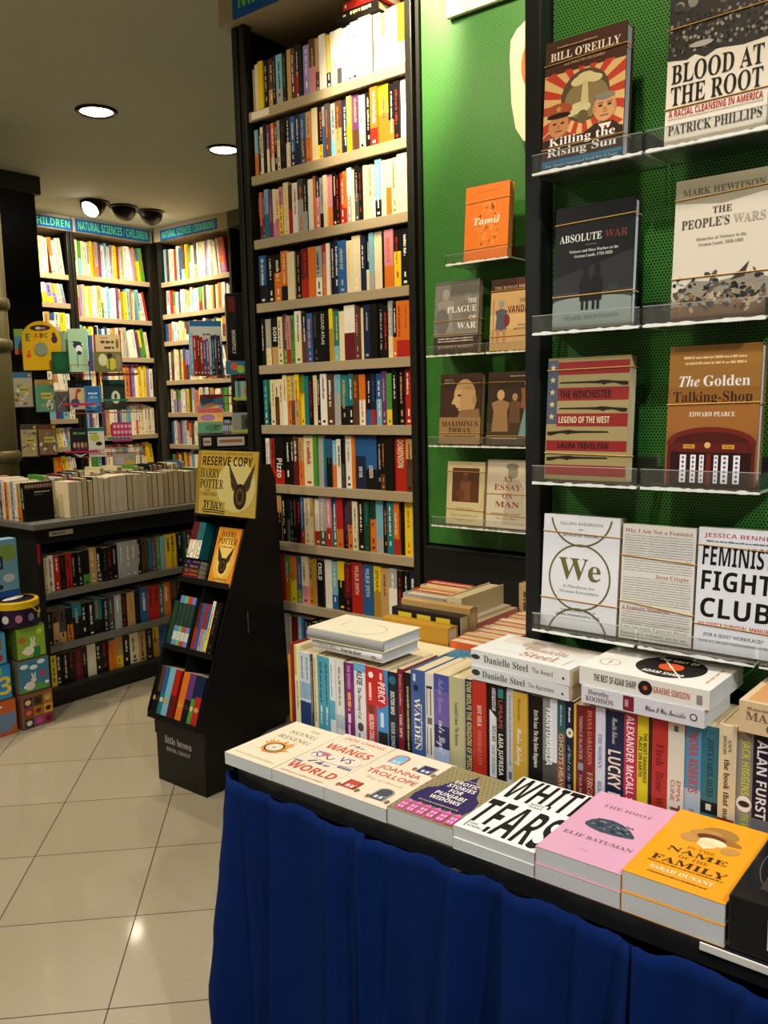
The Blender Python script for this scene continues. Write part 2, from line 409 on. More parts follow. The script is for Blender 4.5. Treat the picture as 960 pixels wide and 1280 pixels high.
def shelf_row(spec, p0, length, axis, name, cat, where, group, seed, base=.150, step=.0044, D=.122, back=.012, titles={}, wide=1.0, fill=None, gap=.0004, marks=True, tip=0, ang=0):
    rnd = random.Random(seed)
    toks = spec.split(); u = [int(t[3], 36) for t in toks]
    k = (length - gap * (len(toks) + 1)) / sum(u) if fill is None else fill
    if tip: k *= 1 - (base + 8 * step) * math.sin(ang) / length - .03
    x = gap
    for i, t in enumerate(toks):
        w = u[i] * k; h = base + step * int(t[4], 36); ta = 0
        if tip and i >= len(toks) - tip:
            ta = -ang; w_ = w / math.cos(ang)
            if i == len(toks) - tip: x += h * math.sin(ang) + .001
        o = spine_book(name, w, h, D * rnd.uniform(.95, 1.02), t[0], t[1], t[2], rnd, titles=titles.get(i, ()), marks=marks and i not in titles)
        st = back * rnd.uniform(.6, 1.6)
        if axis == 'y': o.location = (p0[0] + x, p0[1] + st, p0[2] + .0002); o.rotation_euler = (0, ta, 0)
        else:
            o.rotation_euler = (0, ta, PI / 2); o.location = (p0[0] - st, p0[1] + x, p0[2] + .0002)
        sz = 'thick ' if w > .033 else 'thin ' if w < .017 else ''
        tag(o, f"{sz}{colour_words(*t[:3])} {cat}, {ordinal(i)} from left, {where}", 'book', group)
        x += (w if not ta else w_) + gap

# ------------------------------------------------------------------ tall bookcase
BX0, BX1, BY = -2.655, -1.880, 2.488
SZ = [2.643, 2.4, 2.152, 1.901, 1.653, 1.409, 1.165, 0.926, 0.673, 0.418, 0.17]
bc = thing('tall_bookcase', 'tall black steel bookcase of beige shelves beside the green panel, packed with paperbacks', 'bookcase', (-2.27, 2.64, 0))
def ch(mb, name, parent, smooth=False):
    o = mb.build(name, parent, smooth); o.matrix_parent_inverse = Matrix.Translation(-Vector(parent.location)); return o
for x0, x1 in ((-2.734, -2.703), (-2.693, -2.663), (-1.873, -1.843), (-1.828, -1.798)):
    mb = MB(); mb.bbox(x0, x1, BY - .01, BY + .035, 0, 2.975, STEEL, .004)
    for k in range(23):
        z = .25 + k * .117; mb.box((x0 + x1) / 2 - .0028, (x0 + x1) / 2 + .0028, BY - .0106, BY - .0098, z, z + .016, 'k')
    ch(mb, 'upright', bc)
mb = MB(); mb.box(-2.702, -2.694, BY + .036, 2.80, 0, 2.975, DARK); ch(mb, 'side_panel', bc)
mb = MB(); mb.box(-1.862, -1.854, BY + .036, 2.80, 0, 2.975, DARK); ch(mb, 'side_panel', bc)
mb = MB(); mb.box(-2.693, -1.863, 2.79, 2.80, 0, 2.975, DARK); ch(mb, 'back_panel', bc)
for z in SZ:
    mb = MB(); mb.bbox(BX0 - .005, BX1 + .002, BY, BY + .016, z - .036, z, SHELF, .0015); mb.box(BX0, BX1, BY + .016, 2.789, z - .012, z, SHELF); ch(mb, 'shelf', bc)
mb = MB(); mb.bbox(BX0 - .005, BX1 + .002, BY, BY + .02, .01, .12, BLACK, .002); ch(mb, 'plinth', bc)
mb = MB(); mb.bbox(-2.770, -1.797, BY - .038, 2.825, 2.978, CEIL - .001, FASCIA, .002); hd = ch(mb, 'header_board', bc)
mb = MB(); mb.box(-2.680, -1.802, BY - .046, BY - .039, 2.984, CEIL - .002, mat('1560c4', .35))
a = Art(mb, (-2.680, BY - .046, 2.984), (1, 0, 0), (0, 0, 1)); a.text('MASS MARKET', .034, .030, .066, mat('70f040', .4), 'b', 'l', .62, 3)
o = mb.build('section_sign', hd); tag(o, 'blue sign with green capital letters')
mb = MB(); mb.box(BX0 + .012, BX0 + .11, BY - .0012, BY - .0002, SZ[0] - .030, SZ[0] - .004, mat('efe6d2', .5)); ch(mb, 'shelf_label', bc)

R1 = "sa-41 ee-64 yy-75 kke65 uae85 kka55 csk95 kkv55 aa-77 uuw66 krw58 kk-56 llw85 uia98 aus67 ww-98 ykw66 we-97 wgs67 ws-57 wwk58 wwk99 ug-37 ww-e9 ug-38 ww-88 as-67 ww-68 ww-89 ow-99"
R2 = "coy54 kkw44 eeu55 kkg57 pew45 oew66 ukw56 sek46 kku86 kew67 bne76 nne76 bgs86 aor76 ee-88 kyo87 sbb46 guo67 sct77 uao87 nnw77 ay-68 pua98 wsk76 kke87 orw99 yopc9 kow77 kkr78 ww-78"
R3 = "kks35 oui46 ppi55 ctt67 ppi65 ei-46 eio75 iyp66 eey89 urk56 wwr87 gso99 kss68 ww-77 oo-49 niw67 skk66 ee-57 ioi67 kke68 kkr55 rrw66 orr56 wsw68 eew46 kgs69 kkr56 ee-57 eeo77 wwo46 ckw89 eew67 eo-77 eeo77 ee-c9"
R4 = "bke96 kke95 koe95 oke97 ee-95 kka75 mrr96 oo-86 swk76 ros57 ww-47 kkw48 nnw69 bbs97 eey66 eew99 nnw57 kee48 css59 ee-89 kk-37 ioo99 kyr78 kkw88"
R5 = "kkw46 sey75 kao96 eeg66 gva68 irr56 vvg66 weu89 kuw67 bbi76 kkg87 kkw87 kk-47 yq-48 tcy66 ee-75 wmwc9 uui57 ee-46 nns78 kk-88 kks58 kkr66 see59 kow46 orr78 orr68"
R6 = "ttw65 vkv25 eeu65 euk65 eek55 ewr69 yor58 sgr58 yar69 vyr59 ttt77 kkr57 eei57 kkw47 wwk88 uuw87 css87 tka96 tkw67 uuo76 owo76 kbw66 nrb56 bcw76 pps68 vyv66 kkw69 kka79 rrw79"
R7 = "wwk56 rrk66 krwc8 kkw88 kkw48 umw69 aor67 eerc9 vv-59 ss-89 tb-36 bkg66 cow55 wwk66 kgk46 wwk79 oo-49 bnwb9 bkwc9 kks58 kuo59 kkk98 rrwc8 auk77"
R8 = "mkw67 ktw66 ako67 kke59 kgk56 kkt58 kkr57 kkr56 brs57 eea86 aes46 wrw76 sge99 irw68 btw68 ror88 nkp66 uon67 eeb66 kkw77 ddt67 dok79 csc88 nko67 ttw79 ore68 kk-56 yyo89 ss-28"
R9 = "uku47 kyv46 yr-35 rrr88 vow67 oyv87 bvs67 eiu88 aok66 qqa67 kkw87 www98 cbw77 yky98 mkr87 rrwc9 bbwc8 yqw88 aau97 sww98 kkr67 kkw67 nnw67"
R10 = "aaa88 uu-55 eew78 ee-46 mmr77 cew57 bk-57 kks57 kks57 kkw65 kkw77 kkw77 aau67 kks78"
TT = {6: {2: [('Pizzo', 'b', 'w', .46, .86, .2, .55)], 0: [('Mario Pizzo', 's', 'k', .12, .62, .25, .4)], 17: [('NEW YORK', 'b', 'w', .58, .78, .3, .34)], 18: [('LONDON', 'b', 'w', .55, .78, .3, .34)],
          22: [('DOMINION', 'b', 'e', .04, .56, .24, .5)], 12: [('NGIER', 's', 'w', .1, .55, .25, .4)]},
      4: {11: [('CLOUD ATLAS', 's', 'w', .06, .66, .3, .42)], 2: [('SON', 'b', 'w', .2, .5, .25, .45)], 16: [('Maine', 'i', 'w', .25, .5, .3, .45)]}, 9: {2: [('CHILD', 'b', 'w', .08, .4, .25, .5)]},
      8: {10: [('CHILD', 'b', 'w', .06, .42, .22, .55)], 16: [('WILBUR SMITH', 's', 'w', .06, .62, .3, .38)], 15: [('WILBUR SMITH', 's', 'w', .06, .62, .3, .38)], 17: [('SPEAKS', 's', 'k', .08, .5, .3, .4)]}}
for i, r in enumerate((R1, R2, R3, R4, R5, R6, R7, R8, R9, R10)):
    n = .5 if i == 9 else 1
    shelf_row(r, (BX0 + .005, BY + .003, SZ[i]), (BX1 - BX0 - .012) * n, 'y', 'paperback', 'paperback', f'{ordinal(i)} shelf of the tall bookcase', f'paperbacks on the {ordinal(i)} shelf of the tall bookcase', 100 + i, titles=TT.get(i, {}), base=.160 if i < 3 else .163)
# two books lying across the top row
def lying(name, label, W, H, T, loc, rz, c, pc, T2='-', seed=1, group=None, hard=True, art=None, titles=()):
    """Book lying flat, spine towards -y before the turn rz."""
    o = spine_book(name, T, W, H, c, c, T2, random.Random(seed), hard=hard, titles=titles)
    # lay it on its side: spine height runs along x
    o.matrix_basis = Matrix.Translation(loc) @ Matrix.Rotation(rz, 4, 'Z') @ Matrix(((0, 0, 1, 0), (0, 1, 0, 0), (-1, 0, 0, T), (0, 0, 0, 1)))
    tag(o, label, 'book', group)
    return o
lying('paperback', 'black and cream paperback lying across the top row of the tall bookcase', .19, .12, .03, (-2.20, BY + .02, SZ[0] + .2155), 0, 'k', 'e', 'e', 3, 'books lying across the top row')
lying('paperback', 'red paperback lying on the black one above the top row', .175, .12, .028, (-2.17, BY + .022, SZ[0] + .2467), 0, 'r', 'e', 'w', 4, 'books lying across the top row')

# ------------------------------------------------------------------ children's and cookery shelves in the far corner
LX, RY = -6.764, 5.052
PICB = 'wwwwweeeyycccobrvlsap'; COOK = 'wwwwweeeecsbroyvlgau'
def rand_spec(n, pal, seed, hmax, wr=(5, 9)):
    r = random.Random(seed); out = []
    hm = min(r.choice((hmax, hmax - 1)), 35)
    for i in range(n):
        c = r.choice(pal); c2 = c if r.random() < .7 else r.choice(pal)
        h = max(0, hm - r.choice((0, 0, 1, 1, 2, 3, 4)))
        out.append(c + c2 + r.choice('krbnugv-') + str(r.randint(*wr)) + '0123456789abcdefghijklmnopqrstuvwxyz'[h])
    return ' '.join(out)
def corner_case(name, label, axis, a0, a1, zs, soffit_txt, books_from, n, pal, bname, bcat, seed, where, sign=None):
    mid = (a0 + a1) / 2
    if axis == 'x': t = thing(name, label, 'bookcase', (LX - .15, mid, 0))
    else: t = thing(name, label, 'bookcase', (mid, RY + .15, 0))
    def bx(mb, u0, u1, d0, d1, z0, z1, mt, c=.002):
        # u along the case, d depth behind its front
        if axis == 'x': mb.bbox(LX - d1, LX - d0, u0, u1, z0, z1, mt, c)
        else: mb.bbox(u0, u1, RY + d0, RY + d1, z0, z1, mt, c)
    for u0, u1 in ((a0 - .022, a0 + .008), (a1 - .008, a1 + .022)):
        mb = MB(); bx(mb, u0, u1, -.006, .04, 0, 2.966, STEEL); ch(mb, 'upright', t)
    mb = MB(); bx(mb, a0, a1, .30, .31, 0, 2.966, DARK); ch(mb, 'back_panel', t)
    for u in (a0 - .020, a1 + .014):
        mb = MB(); bx(mb, u, u + .006, .041, .31, 0, 2.966, DARK); ch(mb, 'side_panel', t)
    for z in zs:
        mb = MB(); bx(mb, a0 + .009, a1 - .009, 0, .02, z - .042, z, SHELF); bx(mb, a0 + .009, a1 - .009, .02, .30, z - .015, z, SHELF); ch(mb, 'shelf', t)
    mb = MB(); bx(mb, a0 - .022, a1 + .022, -.03, .31, 2.968, CEIL - .001, FASCIA); hd = ch(mb, 'header_board', t)
    if sign:
        s0, s1, z0, z1, txt, tw = sign
        mb = MB(); bx(mb, s0, s1, -.037, -.031, z0, z1, mat('1560c4', .35), .0005)
        o, ux = ((LX + .037, s0, z0), (0, 1, 0)) if axis == 'x' else ((s0, RY - .037, z0), (1, 0, 0))
        A = Art(mb, o, ux, (0, 0, 1)); hh = (z1 - z0); A.text(txt, (s1 - s0) / 2, hh * .19, hh * .64, mat('74f4a4', .4), 'b', 'c', tw, 3)
        o = mb.build('section_sign', hd); tag(o, 'blue sign with pale green capital letters')
    for i, z in enumerate(zs):
        if z < .85: continue
        top = (zs[i - 1] - .06) if i else 2.93
        hm = int((top - z - .165) / .0076); hm = max(0, min(hm, 19))
        st, en = books_from, a1 - .012
        nn = n
        if axis == 'x': p0 = (LX - .004, st, z)
        else: p0 = (st, RY + .004, z)
        shelf_row(rand_spec(nn, pal, seed + i, hm), p0, (en - st) * (.985 if i else .97), axis, bname, bcat, f'{ordinal(i)} shelf, {where}', f'{bcat}s on the {ordinal(i)} shelf of {where}', seed * 7 + i,
                  base=.160, step=.0076, D=.2, back=.02, tip=(0, 4, 0, 5, 3, 6, 0)[(i + seed // 30) % 7], ang=math.radians(6 + (i * 3) % 5))
corner_case('corner_bookcase', 'corner bookcase under the blue NATURAL SCIENCES / CHILDREN sign', 'x', 4.251, 5.019, [2.622, 2.273, 1.935, 1.579, 1.238, 0.902, 0.527, 0.148], '', 4.266, 23, PICB, 'picture_book', 'picture book', 310, "children's corner case",
            (4.262, 5.008, 2.973, 3.077, 'NATURAL SCIENCES / CHILDREN', .70))
corner_case('corner_bookcase', 'bookcase under the cut-off CHILDREN sign behind the black column', 'x', 3.396, 4.197, [2.609, 2.371, 2.127, 1.883, 1.644, 1.403, 1.165, 0.916, 0.527, 0.148], '', 3.786, 9, PICB, 'picture_book', 'picture book', 340, "case behind column",
            (3.46, 4.234, 2.973, 3.063, 'SCIENCES / CHILDREN', .72))
corner_case('corner_bookcase', 'corner bookcase under the blue NATURAL SCIENCES COOKBOOKS sign', 'y', -6.663, -5.706, [2.609, 2.322, 2.079, 1.725, 1.43, 1.138, 0.851, 0.472, 0.148], '', -6.641, 25, COOK, 'cookbook', 'cookbook', 370, 'cookbook case',
            (-6.582, -5.814, 2.968, 3.056, 'NATURAL SCIENCES | COOKBOOKS', .72))
mb = MB(); mb.bbox(-5.67, -5.52, RY - .04, RY + .31, 2.968, CEIL - .001, mat('57564b', .6), .002); struct('trim_2', mb)
mb = MB(); mb.box(-5.62, -3.4, RY + .12, RY + .14, 0, 3.0, GREEN); o = mb.build('perforated_panel'); tag(o, 'green perforated panel beyond the cookbook case', 'wall panel')

# ------------------------------------------------------------------ low island of shelves with a counter
IX = -3.95
isl = thing('island_shelf_unit', 'low black island of shelves with a grey counter, books standing on top', 'shelf unit', (-4.26, 2.75, 0))
mb = MB(); mb.bbox(-4.62, -3.905, 2.135, 3.36, .912, .945, SHELFG, .006); ch(mb, 'counter_top', isl)
mb = MB(); mb.box(-4.60, IX + .004, 2.17, 2.20, 0, .912, BLACK); ch(mb, 'end_panel', isl)
mb = MB(); mb.box(-4.60, IX + .004, 3.30, 3.33, 0, .912, BLACK); ch(mb, 'end_panel', isl)
mb = MB(); mb.box(-4.22, -4.20, 2.20, 3.30, 0, .912, DARK); ch(mb, 'back_panel', isl)
mb = MB(); mb.box(-4.20, IX + .006, 2.20, 3.30, .835, .912, BLACK); ch(mb, 'fascia', isl)
mb = MB(); mb.box(-4.20, IX, 2.20, 3.30, .002, .085, BLACK); mb.box(-4.20, IX + .012, 2.20, 3.30, .085, .1, mat('2c2c2b', .4)); ch(mb, 'plinth', isl)
for z in (.585, .315):
    mb = MB(); mb.bbox(-4.20, IX + .012, 2.20, 3.30, z - .032, z, SHELFG, .003); ch(mb, 'shelf', isl)
mb = MB(); mb.box(IX + .0062, IX + .0072, 2.24, 2.37, .868, .892, mat('d9d3c2', .5)); A = Art(mb, (IX + .0072, 2.24, .868), (0, 1, 0), (0, 0, 1)); A.words(.015, .009, .07, .006, 'k', random.Random(2)); ch(mb, 'shelf_label', isl)
mb = MB(); mb.box(IX + .0045, IX + .006, 2.172, 2.185, .74, .84, mat('a8202a', .5)); ch(mb, 'shelf_tag', isl)
I1 = "eea56 wwk57 rrw56 kku56 rrk57 kks56 kks56 kvk67 aae78 kgw57 kkg56 kkr56 kks57 ssw69 ssw69 ssw79 kkw58 uuk59 ttk58 pps58 vvs59 css48 yyk79 yyk69 kks69 ttk48 mew79 aae89 nng58 kkr67 kkw67"
I2 = "kks55 uak65 gak65 kok55 tks88 kkw66 kkw66 tko88 kks56 ggs67 ssw67 kkr67 aao77 kk-67 bbw89 rrk69 rrk69 ttw58 oow79 uku68 kkw68 kkk68 wwk49 uuk68 uku68 kks58 kkw67 kkr67"
I3 = "yyk56 kkw56 kkw56 kkr56 mmr67 kka46 eew78 kkw57 kkr67 oor56 ayo79 kkw67 eeu88 aak68 kks78 yqk69 bbn68 bnb58 kkr68 ukr58 wks58 kkw58 sks58 kks58 gks58 kkw67 kkr67"
for i, (r, z) in enumerate(((I1, .585), (I2, .315), (I3, .1))):
    shelf_row(r, (IX - .006, 2.205, z), 1.09, 'x', 'novel', 'novel', f'{ordinal(i)} shelf of the black island', f'novels on the {ordinal(i)} shelf of the island', 500 + i, base=(.148, .148, .135)[i], step=(.005, .005, .0042)[i], D=.115, back=.015)
# books standing at the end of the counter, spines out
rnd = random.Random(77)
x = -4.47
for i, (c, c2, T, w, h) in enumerate([('e', 'e', 'k', .03, .20), ('r', 'r', 'w', .036, .205), ('w', 'w', 'k', .03, .2), ('s', 's', 'k', .024, .19), ('g', 'g', 'w', .022, .2), ('m', 's', 'w', .028, .205), ('w', 's', 'k', .038, .205), ('k', 'k', 'w', .018, .2), ('w', 'e', 'r', .03, .2), ('o', 'o', 'k', .03, .19), ('e', 'e', 'k', .03, .19), ('s', 's', 'k', .028, .195), ('w', 'w', 'r', .03, .19), ('a', 'o', 'k', .036, .188)]):
    o = spine_book('novel', w, h, .135, c, c2, T, rnd); o.location = (x, 2.165, .9452)
    tag(o, f'{colour_words(c, c2, T)} book at the counter end, {ordinal(i)} in line towards the black one', 'book', 'books at the counter end'); x += w + .0006
o = spine_book('novel', .034, .192, .15, 'k', 'k', 'w', rnd); o.location = (x + .012, 2.163, .9452); o.rotation_euler = (0, math.radians(-2), 0)
mbx = MB(); A = Art(mbx, (.034, 0, 0), (0, 1, 0), (0, 0, 1), .0004)
A.rect(.002, .158, .146, .032, '4a3028')
for k in range(9): A.ell(.012 + k * .0158, .172, .007, .009, 'a8907a', 8)
A.words(.05, .140, .085, .006, 'c9c4b8', rnd); A.words(.05, .128, .05, .004, '8a867c', rnd)
f = mbx.build('front_cover', o)
tag(o, 'black paperback turned face out at the corner of the grey counter', 'book')
y = 3.30
for i in range(27):
    w = rnd.uniform(.027, .041); h = rnd.uniform(.178, .198)
    c = rnd.choice('kkumugde') if i not in (6, 16) else 'rd'[i == 16]
    o = spine_book('paperback_novel', w, h, .125, c, c, 'w', rnd); o.rotation_euler = (0, 0, -PI / 2); o.location = (-4.075 - rnd.uniform(0, .008), y, .9452)
    tag(o, f'paperback with pale page edges outward on the counter front row, {ordinal(26 - i)} from the black book', 'book', 'paperbacks shown pages out on the counter'); y -= w + .0006
    if y < 2.37: break
y = 3.30
for i in range(30):
    w = rnd.uniform(.026, .042); h = rnd.uniform(.185, .222)
    c = rnd.choice('knnwvkmeb')
    o = spine_book('hardback_novel', w, h, .15, c, c, 'w', rnd, hard=True); o.rotation_euler = (0, 0, -PI / 2); o.location = (-4.345 - rnd.uniform(0, .012), y, .9452)
    tag(o, f'{CN[c]} hardback behind the front row on the counter, {ordinal(i)} from its far end', 'book', 'hardbacks in the second counter row'); y -= w + .0008
    if y < 2.40: break

# ------------------------------------------------------------------ toy boxes stacked against the island's end
def toy_box(label, x0, x1, y0, y1, z0, z1, c, lidc, art, group='boxed toys beside the island'):
    t = thing('toy_box', label, 'toy box', ((x0 + x1) / 2, (y0 + y1) / 2, z0), 0, group)
    mb = MB(); mb.bbox(x0, x1, y0, y1, z0, z1, mat(c, .4), .002)
    A = Art(mb, (x1, y0, z0), (0, 1, 0), (0, 0, 1)); art(A, y1 - y0, z1 - z0); ch(mb, 'body', t)
    mb = MB(); mb.bbox(x0 - .0, x1 - .002, y0 + .003, y1 - .003, z1, z1 + .004, mat(lidc, .4), .0015); ch(mb, 'lid', t)
def rabbit(A, x, y, s, c='f0ece2'):
    A.ell(x, y, .30 * s, .24 * s, c); A.ell(x + .24 * s, y + .30 * s, .16 * s, .14 * s, c)
    A.ell(x + .18 * s, y + .55 * s, .05 * s, .18 * s, c, rot=.25); A.ell(x + .32 * s, y + .54 * s, .05 * s, .18 * s, c, rot=-.15)
    A.ell(x + .29 * s, y + .33 * s, .018 * s, .018 * s, 'k', 8); A.ell(x - .3 * s, y - .02 * s, .07 * s, .07 * s, 'ffffff', 10)
def a_shapes(A, W, H):
    A.rect(.004, .004, W - .008, H - .008, '8a5a3a')
    cs = ['3a2a5a', '4a3826', 'c46a2a', '8a3a2a', 'b0702a', 'd9a12a', '3f3a30', '9a4a7a', 'a02a4a']
    for k in range(9):
        r, q = divmod(k, 3); A.rect(.012 + q * W / 3.25, H - .012 - (r + 1) * H / 3.3, W / 3.6, H / 3.6, cs[k])
        A.ell(.012 + q * W / 3.25 + W / 7.2, H - .012 - (r + 1) * H / 3.3 + H / 7.2, W / 11, H / 13, ['e8d060', '2a1a14', 'a8c050', 'e06a3a', '6a2a1a', '3a2216', 'd8e0c8', 'd84a8a', '5a1a3a'][k], 10)
def a_blue(A, W, H):
    A.rect(.003, .003, W - .006, H - .006, '3f7fa0'); A.ell(W * .5, .003, W * .48, H * .22, '5a9a4a', 20, 0, 0, 180)
    for x, y in ((.2, .82), (.75, .88), (.5, .75)): A.ell(W * x, H * y, W * .13, H * .07, 'e8eef0', 14)
    rabbit(A, W * .35, H * .2, W * .55, 'e9d9d0'); A.ell(W * .78, H * .5, W * .09, H * .1, 'b8404a', 12); A.ell(W * .9, H * .2, W * .07, H * .05, 'f0efe0', 12)
def a_green(A, W, H):
    A.rect(.003, .003, W - .006, H - .006, '8fb63a'); A.rect(W * .55, .004, W * .25, H * .3, '2f7f3a'); rabbit(A, W * .4, H * .24, W * .62)
    A.ell(W * .8, H * .8, W * .1, H * .09, 'd8d83a', 12); A.ell(W * .2, H * .6, W * .14, H * .1, 'c0703a', 12)
toy_box('brown toy box of coloured picture squares, lowest beside the island shelves', -3.95, -3.78, 1.945, 2.105, .001, .165, '7a5236', '6e4a30', a_shapes)
toy_box('blue toy box with a pink rabbit, middle of the stack beside the island', -3.952, -3.786, 1.945, 2.10, .172, .327, '6f6a58', '5e5a4a', a_blue)
toy_box('green toy box with a white rabbit, topmost of the square boxes', -3.95, -3.79, 1.95, 2.095, .334, .484, '55702a', '4a6226', a_green)
def a_num(A, W, H):
    A.rect(.002, .002, W - .004, H - .004, '2f8fd0'); A.text('3', W * .8, H * .14, H * .5, 'f0d030', 'b', 'c', None, 3); A.text('2', W * .45, H * .3, H * .45, 'd8303a', 'b', 'c', None, 3); A.text('1', W * .68, H * .72, H * .22, '7fc04a', 'b', 'c', None, 3)
def a_orange(A, W, H):
    A.rect(.002, .002, W - .004, H - .004, 'c8622c'); A.ell(W * .6, H * .38, W * .36, H * .26, '6f86a8'); A.ell(W * .82, H * .5, W * .16, H * .15, '6f86a8', 16); A.rect(W * .4, H * .08, W * .1, H * .25, '6f86a8'); A.rect(W * .7, H * .08, W * .1, H * .25, '6f86a8')
    A.ell(W * .4, H * .85, W * .2, H * .05, 'e8d8c0', 12)
def a_sky(A, W, H):
    A.rect(.002, .002, W - .004, H - .004, '4f9fc8'); A.ell(W * .75, H * .2, W * .12, H * .12, 'c0303a', 14); A.rect(W * .55, H * .35, W * .12, H * .4, 'd8c8a0'); A.rect(W * .75, H * .45, W * .1, H * .4, '9a6a3a')
def a_grass(A, W, H):
    A.rect(.002, .002, W - .004, H - .004, '7fb24a'); A.ell(W * .7, H * .4, W * .2, H * .3, 'c8b060', 14)
toy_box('orange toy box with a grey elephant on the floor', -3.95, -3.79, 1.765, 1.925, .001, .165, 'a8522a', '8a4a2a', a_orange)
toy_box('blue toy box with numerals in the stack of square boxes', -3.952, -3.795, 1.76, 1.915, .172, .33, '2a7fb8', '2a6fa8', a_num)
toy_box('pale blue toy box stacked above the one with numerals', -3.95, -3.80, 1.765, 1.905, .337, .48, '4588a8', '3f7a98', a_sky)
toy_box('small green toy box topping the stack by the elephant box', -3.945, -3.81, 1.77, 1.885, .487, .60, '6a983a', '5f8a34', a_grass)
t = thing('hatbox_tin', 'round purple and yellow tin with a cord handle atop the rabbit boxes', 'tin', (-3.875, 2.0, .4885), 0)
mb = MB(); mb.lathe([(.10, 0), (.104, .004), (.104, .085), (.10, .088)], mat('2c1a38', .35), n=40)
for k in range(5):
    a = -.9 + k * .55; A = Art(mb, (.1046 * math.cos(a), .1046 * math.sin(a), .02), (-math.sin(a), math.cos(a), 0), (0, 0, 1), .0022)
    A.ell(0, .025, .016, .019, ['d8d4c8', 'c07a9a', '8a7fa8', 'd8d4c8', 'c07a9a'][k], 14)
mb.build('tin_body', t)
mb = MB(); mb.lathe([(.109, .089), (.109, .118), (.106, .122), (.02, .123), (.001, .123)], mat('e3bb22', .35), n=40); A = Art(mb, (0, 0, .1232), (0, 1, 0), (-1, 0, 0)); A.ell(0, 0, .09, .09, '1c1420', 32); A.ell(.0, .01, .06, .026, 'e6e2da', 20, .3); A.ell(.04, .03, .02, .02, 'e6e2da', 14); mb.build('lid', t)
mb = MB(); mb.tube([(.108 * math.cos(a), .108 * math.sin(a) , .10 - .05 * math.sin((a - .2) / 1.5 * PI)) for a in [.2 + 1.5 * k / 10 for k in range(11)]], .003, mat('e0c040', .6)); mb.build('cord_handle', t, True)
t = thing('map_game_box', 'large blue game box with a world map and EARTH lettering above the toy boxes', 'game box', (-3.93, 1.85, .605))
mb = MB(); mb.bbox(-3.99, -3.925, 1.70, 2.06, .605, .885, mat('3f86b8', .35), .002)
A = Art(mb, (-3.925, 1.70, .605), (0, 1, 0), (0, 0, 1)); A.rect(.004, .004, .352, .035, '1f4f9a'); A.rect(.004, .04, .352, .236, '6fa0b8')
for x, y, rx, ry, c in ((.31, .22, .045, .04, '7f9a4a'), (.2, .12, .06, .05, 'c8a84a'), (.1, .2, .05, .04, '9aa85a'), (.31, .1, .03, .02, 'c8ccd0'), (.26, .06, .02, .012, '1c2a3a')): A.ell(x, y, rx, ry, c, 16)
A.rect(.05, .145, .235, .062, '16365f'); A.text('EARTH', .272, .158, .036, 'e8eef0', 'b', 'r', .2); ch(mb, 'box_body', t)
mb = MB(); mb.box(-3.99, -3.9275, 1.702, 2.058, .8855, .889, mat('8fc0d8', .4)); ch(mb, 'lid', t)
mb = MB(); mb.bbox(-4.02, -3.84, 1.71, 1.93, .001, .60, mat('23221f', .5), .003)  # riser holding the big box
t2 = mb.build('display_riser'); t2.location = (-.165, 0, 0); tag(t2, 'dark riser behind the toy box stacks under the map game', 'riser')

# ------------------------------------------------------------------ black cardboard dump bin
DX0, DX1 = -2.835, -2.522
bn = thing('dump_bin', 'black cardboard dump bin of books with a yellow header card', 'display stand', (-2.68, 2.22, 0))
CARD = mat('131313', .42)
mb = MB(); mb.bbox(DX0 + .008, DX1 - .008, 2.005, 2.44, .001, .205, CARD, .002); mb.box(DX0 + .0085, DX1 - .0085, 2.0052, 2.009, .19, .255, CARD)
A = Art(mb, (DX0 + .008, 2.005, 0), (1, 0, 0), (0, 0, 1)); A.text('little brown', .055, .168, .030, 'b9b6ae', 'r', 'l', .165, 3); A.text('BOOK GROUP', .062, .136, .0165, 'a9a69e', 'r', 'l', .148, 3); ch(mb, 'base_box', bn)
prof = [(2.0055, .195), (2.0055, .262), (1.974, .272), (1.975, .30), (2.277, 1.075), (2.32, 1.256), (2.40, 1.258), (2.425, 1.2), (2.462, .195)]
for x in (DX0, DX1 - .006):
    mb = MB(); mb.prism(prof, x, x + .006, CARD, lambda a, b, d: (d, a, b))
    if x > -2.6: mb.box(x + .006, x + .0065, 2.245, 2.2475, .60, .685, mat('8a8a84', .4))
    ch(mb, 'side_panel', bn)
FO = Vector((DX0, 1.975, .272)); FU = Vector((1, 0, 0)); FV = Vector((0, .341, .940)).normalized(); FN = FU.cross(FV)
FM = Matrix((FU, -FN, FV)).transposed().to_4x4(); FM.translation = FO      # x across, y into the bin, z up the slope
def slope(mb, name):
    o = mb.build(name, bn); o.matrix_parent_inverse = Matrix.Translation(-Vector(bn.location)); o.matrix_basis = FM; return o
BW = DX1 - DX0
mb = MB(); mb.box(.006, BW - .006, .16, .165, 0, .84, CARD); slope(mb, 'back_panel')
for v in (0, .274, .548, .824):
    mb = MB(); mb.box(.0062, BW - .0062, -.0055, .16, v, v + .006, CARD); mb.box(.0062, BW - .0062, -.009, -.0056, v, v + (.022 if v < .8 else .01), CARD); slope(mb, 'tray_shelf')
mb = MB(); mb.box(BW / 2 - .003, BW / 2 + .003, .0042, .16, .0065, .823, CARD); slope(mb, 'divider')
